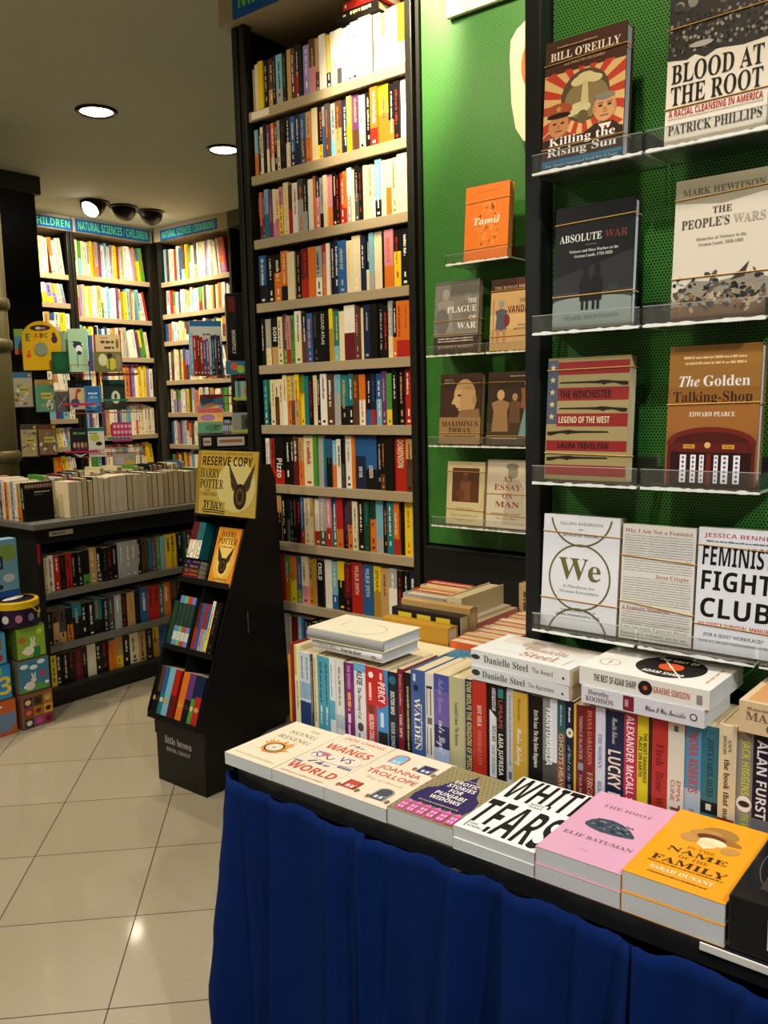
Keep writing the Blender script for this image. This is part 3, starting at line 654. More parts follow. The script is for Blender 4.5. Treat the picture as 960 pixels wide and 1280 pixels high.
# header card
HO = Vector((-2.765, 2.205, 1.068)); HV = Vector((0, .14, .99)).normalized()
mb = MB(); mb.prism([(0, 0), (.352, 0), (.352, .252), (0, .252)], 0, .005, mat('b9a24a', .45), lambda a, b, d: HO + Vector((a, 0, 0)) + HV * b + Vector((0, 1, -.14)) * d)
A = Art(mb, HO, (1, 0, 0), HV, .0004)
A.rect(0, .17, .352, .082, 'b8973a'); A.ell(.235, .115, .11, .10, 'cbbf7c'); A.rect(.0, .0, .02, .252, '9a7a24')
A.text('THE EIGHTH STORY. NINETEEN YEARS LATER.', .176, .236, .0085, '4a3c14', 's', 'c', .29)
A.text('RESERVE COPY', .03, .194, .034, '17140c', 'b', 'l', .29, 2, .06)
A.text('HARRY', .022, .146, .036, '3c3116', 'r', 'l', .115); A.text('POTTER', .022, .103, .036, '3c3116', 'r', 'l', .14)
A.text('AND THE', .07, .092, .006, '6a5a2a', 'r', 'c', .03); A.text('CURSED CHILD', .075, .074, .013, '7a6a34', 'r', 'c', .1)
A.words(.05, .052, .06, .004, '6a5a2a', random.Random(5)); A.text('31 JULY!!', .05, .024, .027, '17140c', 'b', 'l', .125, 2, .05)
A.stroke([(.045, .016), (.10, .019), (.18, .015)], .004, '17140c'); A.stroke([(.05, .008), (.11, .01), (.178, .007)], .0035, '17140c')
def winged(A, x, y, s, c='2a1f14', c2='5a4426'):
    # plain dark oval with two feathery plumes
    for sg in (-1, 1):
        for k in range(6):
            p = [(sg * (.10 + .02 * k), .22 - .03 * k), (sg * (.86 - .05 * k), 1.28 - .19 * k), (sg * (.74 - .03 * k), .98 - .15 * k), (sg * (.36 + .02 * k), .20 - .03 * k)]
            A.poly([(x + s * a, y + s * b) for a, b in (p if sg < 0 else p[::-1])], c if k % 2 == 0 else '54452c')
    A.ell(x, y - s * .18, s * .40, s * .55, c); A.ell(x, y - s * .18, s * .27, s * .38, c2); A.ell(x, y - s * .18, s * .15, s * .22, c)
winged(A, .262, .094, .09)
o = ch(mb, 'header_card', bn); tag(o, 'yellow header card with handwritten ink notes')
def bin_books(lst, u0, v0, group, where):
    u = u0
    for i, (c, c2, w, h, desc) in enumerate(lst):
        rr = random.Random(900 + i + int(u0 * 1000) + int(v0 * 1000)); o = spine_book('boxed_novel', w, h, .13, c, c2 or c, 'a' if v0 < .1 else 'u', rr, split={'nv': .55, 'nr': .6}.get(c + c2, .5), marks=v0 > .1)
        if v0 < .1:
            ex = MB(); A = Art(ex, (0, 0, 0), (1, 0, 0), (0, 0, 1), .0006); A.ell(w * .5, h * .36, w * .4, h * .05, ['c8a04a', '3a2a1c', 'd8c8a8'][i % 3], 10); A.words(w * .2, h * .04, w * .6, h * .02, 'c8b890', rr); ex.build('spine_emblem', o)
        o.matrix_basis = FM @ Matrix.Translation((u, -.004, v0 + .0062)); tag(o, desc, 'book', group); u += w + .0006
    return u
bin_books([('k', '', .018, .2, 'black novel at the near edge of the bottom bin tray'), ('u', 'k', .022, .2, 'dark brown novel in the bottom tray beside the teal one'), ('b', 't', .026, .2, 'teal novel in the bottom tray of the dump bin'), ('c', '', .034, .2, 'pale blue novel in the bottom tray of the dump bin'), ('r', 'm', .034, .2, 'red novel in the bottom tray beside the divider')], .010, 0, 'novels in the bin bottom tray', '')
bin_books([('o', '', .036, .2, 'orange novel right of the divider in the bottom tray'), ('p', 'k', .036, .2, 'purple novel between orange and green in the bottom tray'), ('n', 'v', .022, .2, 'blue and green novel in the bottom tray'), ('n', 'r', .034, .2, 'navy and red novel at the outer end of the bottom tray')], BW / 2 + .008, 0, 'novels in the bin bottom tray', '')
for i in range(2):
    bin_books([('d', '', .012, .19, f'olive green slim novel in the middle tray, {ordinal(i)} from the side wall')], .012 + i * .0135, .274, 'slim novels in the bin middle tray', '')
u = .042
for i, (c1, c2) in enumerate((('l', 'b'), ('v', 'v'), ('w', 'r'), ('l', 'l'))):
    rr = random.Random(60 + i); o = spine_book('boxed_novel', .024, .215, .13, '233d33', '233d33', 'g', rr)
    bc_ = ['6f86d0', '5fc07a', 'd0402a', '6f86d0'][i]
    mbx = MB(); A = Art(mbx, (0, 0, 0), (1, 0, 0), (0, 0, 1), .0006); A.rect(.0004, .185, .0232, .029, bc_); mbx.build('head_band', o)
    mbx = MB(); A = Art(mbx, (0, 0, 0), (1, 0, 0), (0, 0, 1), .0006); A.rect(.0004, .006, .0232, .086, bc_); A.rect(.0004, .036, .0232, .034, 'c8d0cc'); mbx.build('foot_band', o)
    o.matrix_basis = FM @ Matrix.Translation((u, -.004, .2802)); u += .0246
    tag(o, f'dark green novel with bright striped bands in the middle tray, {ordinal(i)} of four', 'book', 'banded green novels in the bin')
bin_books([('m', 'r', .018, .2, 'maroon novel beside the divider in the middle tray'), ('b', 'b', .02, .2, 'blue novel in the middle tray of the dump bin'), ('r', 'i', .018, .2, 'pinkish red novel in the middle tray of the dump bin'), ('b', 'c', .016, .2, 'steel blue slim novel in the middle tray'), ('e', 'y', .018, .215, 'cream slim novel in the middle tray of the dump bin'), ('k', 'k', .036, .215, 'black thick novel at the outer end of the middle tray')], BW / 2 + .008, .274, 'novels in the bin middle tray', '')
u = .016
for i, c in enumerate('mmtt'):
    bin_books([(c, 'w' if i % 2 else 'e', .018, .15, f'{CN[c]} small boxed book upright in the top tray, {ordinal(i)} of four')], u, .548 + .095, 'small books in the bin top tray', ''); u += .0195
for i, c in enumerate('umukk'):
    rr = random.Random(i); o = spine_book('boxed_novel', .017, .095, .12, c if i < 3 else 'n', c if i < 3 else 'n', 'o', rr)
    o.matrix_basis = FM @ Matrix.Translation((.016, -.002, .5545 + i * .0175)) @ Matrix(((0, 0, 1, 0), (0, 1, 0, 0), (-1, 0, 0, .017), (0, 0, 0, 1))); tag(o, f'{CN[c if i < 3 else "n"]} small book lying in the top tray, {ordinal(i)} from below', 'book', 'small books in the bin top tray')
mb = MB(); mb.bbox(0, .135, 0, .028, 0, .235, mat('d98a1f', .4), .001)
A = Art(mb, (0, 0, 0), (1, 0, 0), (0, 0, 1), .0006); A.rect(.001, .001, .133, .233, 'e0952a'); A.ell(.0675, .11, .058, .1, 'efb84a'); A.ell(.0675, .11, .04, .075, 'f4d070')
A.text('HARRY', .0675, .198, .023, '4a2a10', 'r', 'c', .085); A.text('POTTER', .0675, .168, .025, '4a2a10', 'r', 'c', .11); A.words(.035, .155, .065, .005, '8a5a20', random.Random(4)); winged(A, .0675, .092, .058); A.text('J.K. ROWLING', .0675, .024, .008, '2a1a0c', 's', 'c', .07); A.words(.025, .012, .085, .005, '6a4a1c', random.Random(4))
o = mb.build('boxed_novel'); o.matrix_basis = FM @ Matrix.Translation((BW / 2 + .011, .004, .5545)); tag(o, 'orange hardback with a dark winged oval face out in the top bin tray', 'book')

# ------------------------------------------------------------------ long display table with a blue skirt
TZ = .74
def table_outline(off=0.0):
    return [(.95, 1.142 - off), (-1.29, 1.142 - off), (-1.345 - off * .4, 1.152 - off * .9), (-1.385 - off * .8, 1.185 - off * .6), (-1.415 - off, 1.245 - off * .3), (-1.44 - off, 1.33), (-1.44 - off, 2.40)]
tb = thing('display_table', 'long black table under a blue pleated skirt, covered in books', 'table', (-.6, 1.4, 0))
pts = table_outline() + [(-.915, 2.40), (-.915, 1.61), (.95, 1.61)]
mb = MB(); mb.prism(pts, TZ - .034, TZ, mat('1d1e20', .35), lambda a, b, d: (a, b, d)); ch(mb, 'table_top', tb)
for x, y in ((-1.36, 1.26), (-1.36, 2.15), (.85, 1.22), (.85, 1.53), (-.98, 2.15), (-.5, 1.3)):
    mb = MB(); mb.bbox(x - .02, x + .02, y - .02, y + .02, .001, TZ - .0345, BLACK, .002); ch(mb, 'leg', tb)
mb = MB(); mb.bbox(-.372, .2, 1.1385, 1.1415, TZ - .012, TZ - .0005, mat('e4e2dc', .4), .0008); o = ch(mb, 'price_strip', tb); tag(o, 'white strip on the table edge')
def path_points(poly, step):
    out = []; acc = 0
    for (x0, y0), (x1, y1) in zip(poly, poly[1:]):
        L = math.hypot(x1 - x0, y1 - y0); n = max(1, round(L / step))
        for k in range(n): out.append((x0 + (x1 - x0) * k / n, y0 + (y1 - y0) * k / n))
    out.append(poly[-1]); return out
sk = thing('table_skirt', 'royal blue pleated cloth skirt hanging from the black table edge', 'table skirt', (-.6, 1.13, 0))
whole = path_points(table_outline(.004)[::-1], .006)
import bisect
S_ = [0]
for a, b in zip(whole, whole[1:]): S_.append(S_[-1] + math.hypot(b[0] - a[0], b[1] - a[1]))
front0 = next(i for i, p in enumerate(whole) if p[0] > -1.0); front1 = next(i for i, p in enumerate(whole) if p[0] > -.475)
rnd = random.Random(12)
def skirt_panel(i0, i1, off, seed):
    rnd = random.Random(seed); n = i1 - i0
    pls = []; s = S_[i0] + .02
    while s < S_[i1 - 1]: pls.append((s, rnd.uniform(.5, 1.25), rnd.uniform(-.10, .10), rnd.uniform(.7, 1.5))); s += rnd.choice((.075, .10, .13, .16))
    mb = MB(); rows = 26; vs = []; fs = []
    for i in range(i0, i1):
        p = whole[i]; q = whole[min(i + 1, len(whole) - 1)]; r = whole[max(i - 1, 0)]
        tx, ty = q[0] - r[0], q[1] - r[1]; L = math.hypot(tx, ty); nx, ny = ty / L, -tx / L
        s = S_[i]
        kd = min(abs(s - a[0]) for a in pls) if pls else 0
        edge = min(s - S_[i0], S_[i1 - 1] - s)
        for j in range(rows):
            t = j / (rows - 1)
            # pleats: sharp creases at the pinches, rounded swells between them
            d = 0
            for k, (ps, am, dr, wf) in enumerate(pls):
                # a knife pleat: steep on one side, a long soft slope on the other
                u = s - ps - dr * t * .4
                wl, wr = .014 + .012 * t, (.045 + .035 * t) * wf
                if -wl < u <= 0: d += am * (1 + u / wl) * (.008 + .036 * min(1, t * 1.3 + .10))
                elif 0 < u < wr: d += am * (1 - u / wr) ** 1.25 * (.008 + .036 * min(1, t * 1.3 + .10))
            d += (.015 * math.sin(s * 29 + 1.9 * math.sin(s * 6.1)) + .007 * math.sin(s * 67 + .8 * t + 2 * math.sin(s * 11))) * (.22 + .78 * t ** .7)
            d += (.012 + .012 * min(1, s * .45)) * t ** 1.3 + off + .006
            sag = .006 * math.sin(min(kd, .05) / .05 * PI) + .004 * math.sin(s * 9) + (.003 if edge < .02 else 0)
            top = TZ - .020 - sag
            vs.append((p[0] + nx * d, p[1] + ny * d, top + (.012 - top) * t))
    for i in range(n - 1):
        for j in range(rows - 1): fs.append((i * rows + j, i * rows + j + 1, (i + 1) * rows + j + 1, (i + 1) * rows + j))
    mb.add(vs, fs, CLOTH); o = mb.build('skirt_panel', sk, True); o.matrix_parent_inverse = Matrix.Translation(-Vector(sk.location))
    md = o.modifiers.new('thick', 'SOLIDIFY'); md.thickness = .0022; md.offset = 0
skirt_panel(0, front0 + 4, .0, 1); skirt_panel(front0, front1 + 3, .007, 2); skirt_panel(front1, len(whole), .012, 3)

# ------------------------------------------------------------------ books with cover, page block and printing
def cover_book(name, label, W, H, T, c, M, front=None, spine=None, hard=False, page=None, bands=(), group=None, sc=None, cat='book'):
    root = bpy.data.objects.new(name, None); root.empty_display_size = .03; COL.objects.link(root); tag(root, label, cat, group)
    root.matrix_basis = M
    b = .0024 if hard else .0007; i = .0032 if hard else .0003
    cm = mat(c, .32 if not hard else .38); mb = MB()
    mb.box(0, W, 0, b, 0, H, cm); mb.box(0, W, T - b, T, 0, H, cm)
    if hard:
        # rounded spine
        n = 6; prof = [(-.0035 * math.sin(PI * k / n), b + (T - 2 * b) * k / n) for k in range(n + 1)]
        prof = prof + [(.002, T - b), (.002, b)]
        mb.prism(prof, 0, H, mat(sc or c, .38), lambda a, d, z: (a, d, z))
    else: mb.box(0, b, b, T - b, 0, H, mat(sc or c, .35))
    if front: front(Art(mb, (0, 0, 0), (1, 0, 0), (0, 0, 1), .00025), W, H)
    if spine: spine(Art(mb, (0 if not hard else -.0036, T, H), (0, 0, -1), (0, -1, 0), .00025), H, T)
    mb.build('cover', root)
    mb = MB(); mb.box(b + .0002 if not hard else .0022, W - i - .0004, b + .0001, T - b - .0001, i, H - i, page or PAGE); mb.build('page_block', root)
    for z, tl in bands:
        mb = MB(); r = .0011
        for (x0, y0, z0), (x1, y1, z1) in (((-.001, -.0012, z), (W + .001, -.0012, z + tl)), ((W + .001, -.0012, z + tl), (W + .001, T + .0012, z + tl)), ((W + .001, T + .0012, z + tl), (-.001, T + .0012, z)), ((-.001, T + .0012, z), (-.001, -.0012, z))):
            mb.tube([(x0, y0, z0), (x1, y1, z1)], r, BAND, 5)
        mb.build('rubber_band', root)
    return root
def flat(x, y, z, T, rz=0): return Matrix.Translation((x, y, z + T)) @ Matrix.Rotation(rz, 4, 'Z') @ Matrix.Rotation(-PI / 2, 4, 'X')
def lean(x, y, z, th=12, rz=0, roll=0): return Matrix.Translation((x, y, z)) @ Matrix.Rotation(rz, 4, 'Z') @ Matrix.Rotation(-math.radians(th), 4, 'X') @ Matrix.Rotation(roll, 4, 'Y')
STAND = Matrix(((0, -1, 0, 0), (1, 0, 0, 0), (0, 0, 1, 0), (0, 0, 0, 1)))
SIDE = Matrix(((0, 0, -1, 0), (1, 0, 0, 0), (0, -1, 0, 0), (0, 0, 0, 1)))     # lying, spine towards -y

# --- covers of the front row
def f_song(A, W, H):
    A.text('THE', W * .60, H * .86, H * .045, 'b0a88c', 'r', 'c', W * .2); A.text('SONG', W * .52, H * .73, H * .075, '9c957c', 'r', 'c', W * .56); A.text('RISING', W * .52, H * .59, H * .075, '9c957c', 'r', 'c', W * .66)
    r = random.Random(3)
    for k in range(26):
        a = r.uniform(0, 2 * PI); L = r.uniform(.17, .30) * W; cx, cy = W * .5, H * .36
        A.poly([(cx + L * 1.15 * math.cos(a), cy + L * math.sin(a) + .01), (cx + .12 * W * math.cos(a + .35), cy + .12 * W * math.sin(a + .35)), (cx + .12 * W * math.cos(a - .35), cy + .12 * W * math.sin(a - .35))][::-1], r.choice(['e88a1e', 'e0701a', 'f0a830']))
    A.ell(W * .5, H * .36, W * .2, W * .19, 'e58a1c', 28); A.ell(W * .5, H * .36, W * .165, W * .16, '3a3a38', 28); A.ell(W * .5, H * .36, W * .135, W * .13, 'e8dfc8', 28)
    A.text('W', W * .5, H * .335, H * .04, '4a4a46', 'r', 'c'); A.ring(W * .5, H * .36, W * .1, W * .1, .001, '8a8880')
    A.text('SAMANTHA SHANNON', W * .5, H * .07, H * .032, 'd0c4a2', 'r', 'c', W * .8)
def f_wangs(A, W, H):
    o = 'c94f36'; n = '3f4a8c'
    A.text('JADE CHANG', W * .5, H * .89, H * .05, o, 's', 'c', W * .78); A.text('the', W * .5, H * .79, H * .06, n, 'x', 'c', W * .28)
    A.text('WANGS', W * .5, H * .63, H * .11, o, 'b', 'c', W * .84); A.text('VS', W * .56, H * .47, H * .10, n, 's', 'l', W * .24)
    A.stroke([(W * (.08 + .42 * k / 12), H * (.47 + .035 * math.sin(k * 1.1))) for k in range(13)], .003, n); A.ell(W * .25, H * .53, W * .14, H * .02, '9a86b8'); A.ell(W * .3, H * .51, W * .07, H * .03, 'c96a66')
    A.ring(W * .5, H * .5, W * .46, H * .12, .0012, '8a90b8', 200, 380)
    A.text('the', W * .42, H * .31, H * .075, n, 'x', 'c', W * .4); A.text('WORLD', W * .5, H * .13, H * .115, o, 'b', 'c', W * .88)
    for k in range(5): A.poly([(W * (.72 + .05 * k), H * .36), (W * (.76 + .05 * k), H * .36), (W * (.74 + .05 * k), H * .42)], n); A.poly([(W * (.03 + .03 * k), H * .26), (W * (.06 + .03 * k), H * .26), (W * (.045 + .03 * k), H * .30)], '7a6a9a')
    A.words(W * .1, H * .045, W * .8, H * .016, 'b8a890', random.Random(1))
def f_joanna(A, W, H):
    def door(x, y, w, h, c, arch=True, fr='c9553a'):
        A.rect(x - w * .12, y, w * 1.24, h, fr)
        if arch: A.ell(x + w / 2, y + h, w * .62, w * .5, fr, 24, 0, 0, 180)
        A.rect(x, y, w, h, c)
        if arch: A.ell(x + w / 2, y + h, w * .5, w * .38, c, 24, 0, 0, 180)
        A.rect(x + w * .2, y + h * .15, w * .25, h * .3, 'c8d8e0'); A.rect(x + w * .58, y + h * .15, w * .25, h * .3, 'c8d8e0'); A.ell(x + w * .9, y + h * .5, w * .05, w * .05, 'e8d070', 8)
    door(W * .17, H * .72, W * .19, H * .13, '7fb8d8'); door(W * .66, H * .70, W * .19, H * .15, '2c2a5a', False, '8a8078')
    A.text('JOANNA', W * .5, H * .575, H * .075, 'c24a34', 's', 'c', W * .66); A.text('TROLLOPE', W * .5, H * .455, H * .075, 'c24a34', 's', 'c', W * .8)
    A.text('City of Friends', W * .52, H * .36, H * .05, 'cfc3a4', 'x', 'c', W * .6)
    door(W * .15, H * .10, W * .18, H * .15, 'c8452e', False, '4a3a30'); door(W * .63, H * .08, W * .19, H * .15, '4a4f5a', True, '9a9488')
    for x, y in ((.09, .12), (.40, .12), (.60, .74), (.92, .72), (.6, .10), (.9, .1)): A.ell(W * x, H * y, W * .03, H * .022, '5f7a4a', 12); A.rect(W * x - .003, H * y - .008, .006, .006, 'b8503a')
def f_erotic(A, W, H):
    r = random.Random(8)
    for k in range(22):
        for q in range(15): A.rect(W * (.02 + q / 15.3 + (k % 2) * .03), H * (.02 + k / 22.8), W * .028, H * .016, '6f6440'); A.l -= A.step
    A.l += A.step
    p = [(.06, .34), (.1, .5), (.2, .56), (.28, .70), (.40, .78), (.47, .86), (.5, .95), (.53, .86), (.60, .78), (.72, .70), (.80, .56), (.9, .5), (.94, .34), (.9, .22), (.1, .22)]
    A.poly([(W * a, H * b) for a, b in p][::-1], '2c2458')
    A.words(W * .38, H * .80, W * .24, H * .012, 'b8b0d0', r)
    for i, (t, w) in enumerate((('EROTIC', .36), ('STORIES', .42), ('FOR', .2), ('PUNJABI', .46), ('WIDOWS', .46))): A.text(t, W * .5, H * (.70 - i * .088), H * .062, 'efeae0', 'b', 'c', W * w)
    A.words(W * .2, H * .27, W * .6, H * .014, 'c8b86a', r)
    for k in range(6):
        x = W * (.08 + .15 * k); A.rect(x, H * .02, W * .12, H * .16, 'c8408a'); A.poly([(x, H * .18), (x + W * .12, H * .18), (x + W * .06, H * .23)], 'e070a8')
        for a in (.02, .07): A.rect(x + W * a, H * .05, W * .03, H * .04, 'f0c0d8'); A.rect(x + W * a, H * .11, W * .03, H * .04, 'f0c0d8')
def f_white(A, W, H):
    # broad black capitals on white, broken and overlapping
    A.rect(.001, .001, W - .002, H - .002, 'f2f1ec')
    A.text('WHITE', W * .02, H * .60, H * .37, '0f0f0f', 'b', 'l', W * 1.0, 3); A.text('TEARS', W * .02, H * .04, H * .47, '0f0f0f', 'b', 'l', W * .97, 3)
    A.rect(W * .40, H * .545, W * .24, H * .1, 'f2f1ec'); A.text('WHITE', W * .52, H * .60, H * .03, '0f0f0f', 'b', 'c', W * .17); A.text('TEARS', W * .52, H * .558, H * .03, '0f0f0f', 'b', 'c', W * .17)
    A.rect(W * .10, H * .04, W * .22, H * .09, 'f2f1ec'); A.text('HARI', W * .12, H * .09, H * .026, '0f0f0f', 'b', 'l', W * .1); A.text('KUNZRU', W * .12, H * .05, H * .026, '0f0f0f', 'b', 'l', W * .17)
def f_idiot(A, W, H):
    A.text('THE IDIOT', W * .5, H * .78, H * .042, '8a6a7c', 'r', 'c', W * .6); A.text('ELIF BATUMAN', W * .5, H * .28, H * .045, '7a5a70', 'r', 'c', W * .82); A.text('A NOVEL', W * .45, H * .13, H * .012, 'b0809a', 'r', 'c', W * .14)
    p = [(.20, .50), (.24, .56), (.32, .605), (.45, .62), (.58, .60), (.70, .555), (.80, .49), (.82, .455), (.74, .44), (.60, .425), (.44, .42), (.30, .44), (.22, .465)]
    A.poly([(W * a, H * b) for a, b in p][::-1], '3d4a58'); r = random.Random(6)
    for k in range(60):
        a, b = r.uniform(.26, .74), r.uniform(.45, .585)
        if abs(b - .52) < .09 - abs(a - .5) * .16: A.poly([(W * a, H * b), (W * (a + r.uniform(.02, .07)), H * (b + r.uniform(-.01, .01))), (W * (a + .02), H * (b + r.uniform(.008, .02)))], r.choice(['7f8c98', '2a343e', '66727e', '9aa4ae', '1c242c']))
def f_family(A, W, H):
    d = '4a2a14'
    A.ell(W * .55, H * .79, W * .19, H * .09, 'a87a3a', 24); A.ell(W * .42, H * .74, W * .17, H * .07, 'b88a44', 20, .5); A.ell(W * .62, H * .72, W * .2, H * .04, '9a6c34', 20, -.2); A.ell(W * .50, H * .71, W * .15, H * .05, '6a3420', 20); A.ell(W * .54, H * .66, W * .14, H * .05, 'f0dcb0', 20); A.ell(W * .50, H * .61, W * .10, H * .05, 'e8d0a0', 20); A.ell(W * .74, H * .60, W * .10, H * .045, 'c08f48', 16, .5); A.ell(W * .3, H * .64, W * .10, H * .05, 'c08f48', 16, -.5); A.poly([(W * .42, H * .60), (W * .50, H * .54), (W * .60, H * .60)], 'f0dcb0')
    A.text('IN THE', W * .5, H * .49, H * .036, 'b06a1a', 'r', 'c', W * .28); A.text('NAME', W * .5, H * .405, H * .062, d, 'r', 'c', W * .60); A.text('OF THE', W * .5, H * .345, H * .036, 'a06018', 'r', 'c', W * .30); A.text('FAMILY', W * .5, H * .245, H * .072, d, 'r', 'c', W * .74)
    A.words(W * .12, H * .215, W * .76, H * .012, '8a5a1c', random.Random(2)); A.text('SARAH DUNANT', W * .5, H * .13, H * .044, 'f6ecd0', 'r', 'c', W * .62); A.words(W * .2, H * .085, W * .6, H * .012, '7a4a18', random.Random(3))
def f_black(A, W, H):
    A.ring(W * .5, H * .5, W * .42, H * .44, .001, '6a6a66'); A.rect(W * .18, H * .16, W * .66, H * .62, '3a332c'); r = random.Random(9)
    for k in range(40): A.ell(W * r.uniform(.24, .78), H * r.uniform(.2, .74), W * r.uniform(.02, .07), H * r.uniform(.02, .05), r.choice(['5a4a3c', '2a241e', '7a6a54', '1c1a18']), 10, r.uniform(0, 3))
    A.text('GAME', W * .5, H * .84, H * .06, '8a8880', 'b', 'c', W * .5)
FR = [  # x0, x1, depth, copies, thickness, cover, hard, art, label, page
    (-1.378, -1.236, .215, 1, .0262, 'ece0c4', 0, f_song, 'cream paperback with a flaming ring, first at the rounded table end', PAGEW),
    (-1.2345, -1.0925, .228, 1, .0255, 'eddcc2', 0, f_wangs, 'cream paperback with bold orange lettering and a sketched car, second in the table front row', PAGEW),
    (-1.091, -.938, .228, 1, .0260, 'efdcc2', 0, f_joanna, 'cream paperback with four painted doors on the table front row', PAGEW),
    (-.936, -.793, .212, 1, .0330, '958a62', 0, f_erotic, 'olive patterned book with a purple dome and pink houses', PAGEW),
    (-.791, -.636, .235, 2, .0205, 'f0efe9', 0, f_white, 'white paperback covered in giant black letters', PAGEW),
    (-.634, -.4915, .24, 2, .0268, 'd9a3be', 0, f_idiot, 'pink paperback with a grey stone', PAGEW),
    (-.490, -.3405, .238, 2, .0315, 'f0a11a', 0, f_family, 'orange yellow paperback with a bonneted head', PAGEW)]
for k, (x0, x1, dp, n, T, c, hd_, fn, lab, pg) in enumerate(FR):
    z = TZ + .0003
    for q in range(n):
        top = q == n - 1
        l2 = lab + (', upper copy' if n > 1 and top else ', under its upper copy' if n > 1 else '')
        cover_book('paperback_novel', l2, x1 - x0, dp, T, c, flat(x0, 1.146 + (0 if top else -.002), z, T, (-.004, .003)[k % 2] if top else .002), front=fn if top else None, hard=bool(hd_), page=pg)
        z += T + .0004
# black shrink-wrapped boxed book with a barcode at the end of the row
mb = MB(); mb.bbox(0, .17, 0, .235, 0, .080, mat('17181a', .18), .003)
A = Art(mb, (0, 0, .080), (1, 0, 0), (0, 1, 0)); f_black(A, .17, .235)
A = Art(mb, (0, 0, 0), (1, 0, 0), (0, 0, 1)); A.rect(.052, .018, .036, .045, 'e8e8e6')
r = random.Random(11)
for z0, z1 in ((.046, .058), (.024, .036)):
    x = .056
    while x < .083: w = r.choice((.0006, .001, .0014)); A.rect(x, z0, w, z1 - z0, '1a1a1a'); A.l -= A.step; x += w + r.choice((.0007, .0012))
A.l += A.step; A.words(.056, .040, .026, .0022, '1a1a1a', r); A.words(.056, .020, .026, .0022, '1a1a1a', r)
A.text('FOR', .12, .05, .012, '9a9a96', 's', 'l', .02)
o = mb.build('boxed_book'); o.location = (-.337, 1.146, TZ + .0004); tag(o, 'thick black shrink-wrapped boxed book with a white barcode label', 'book')

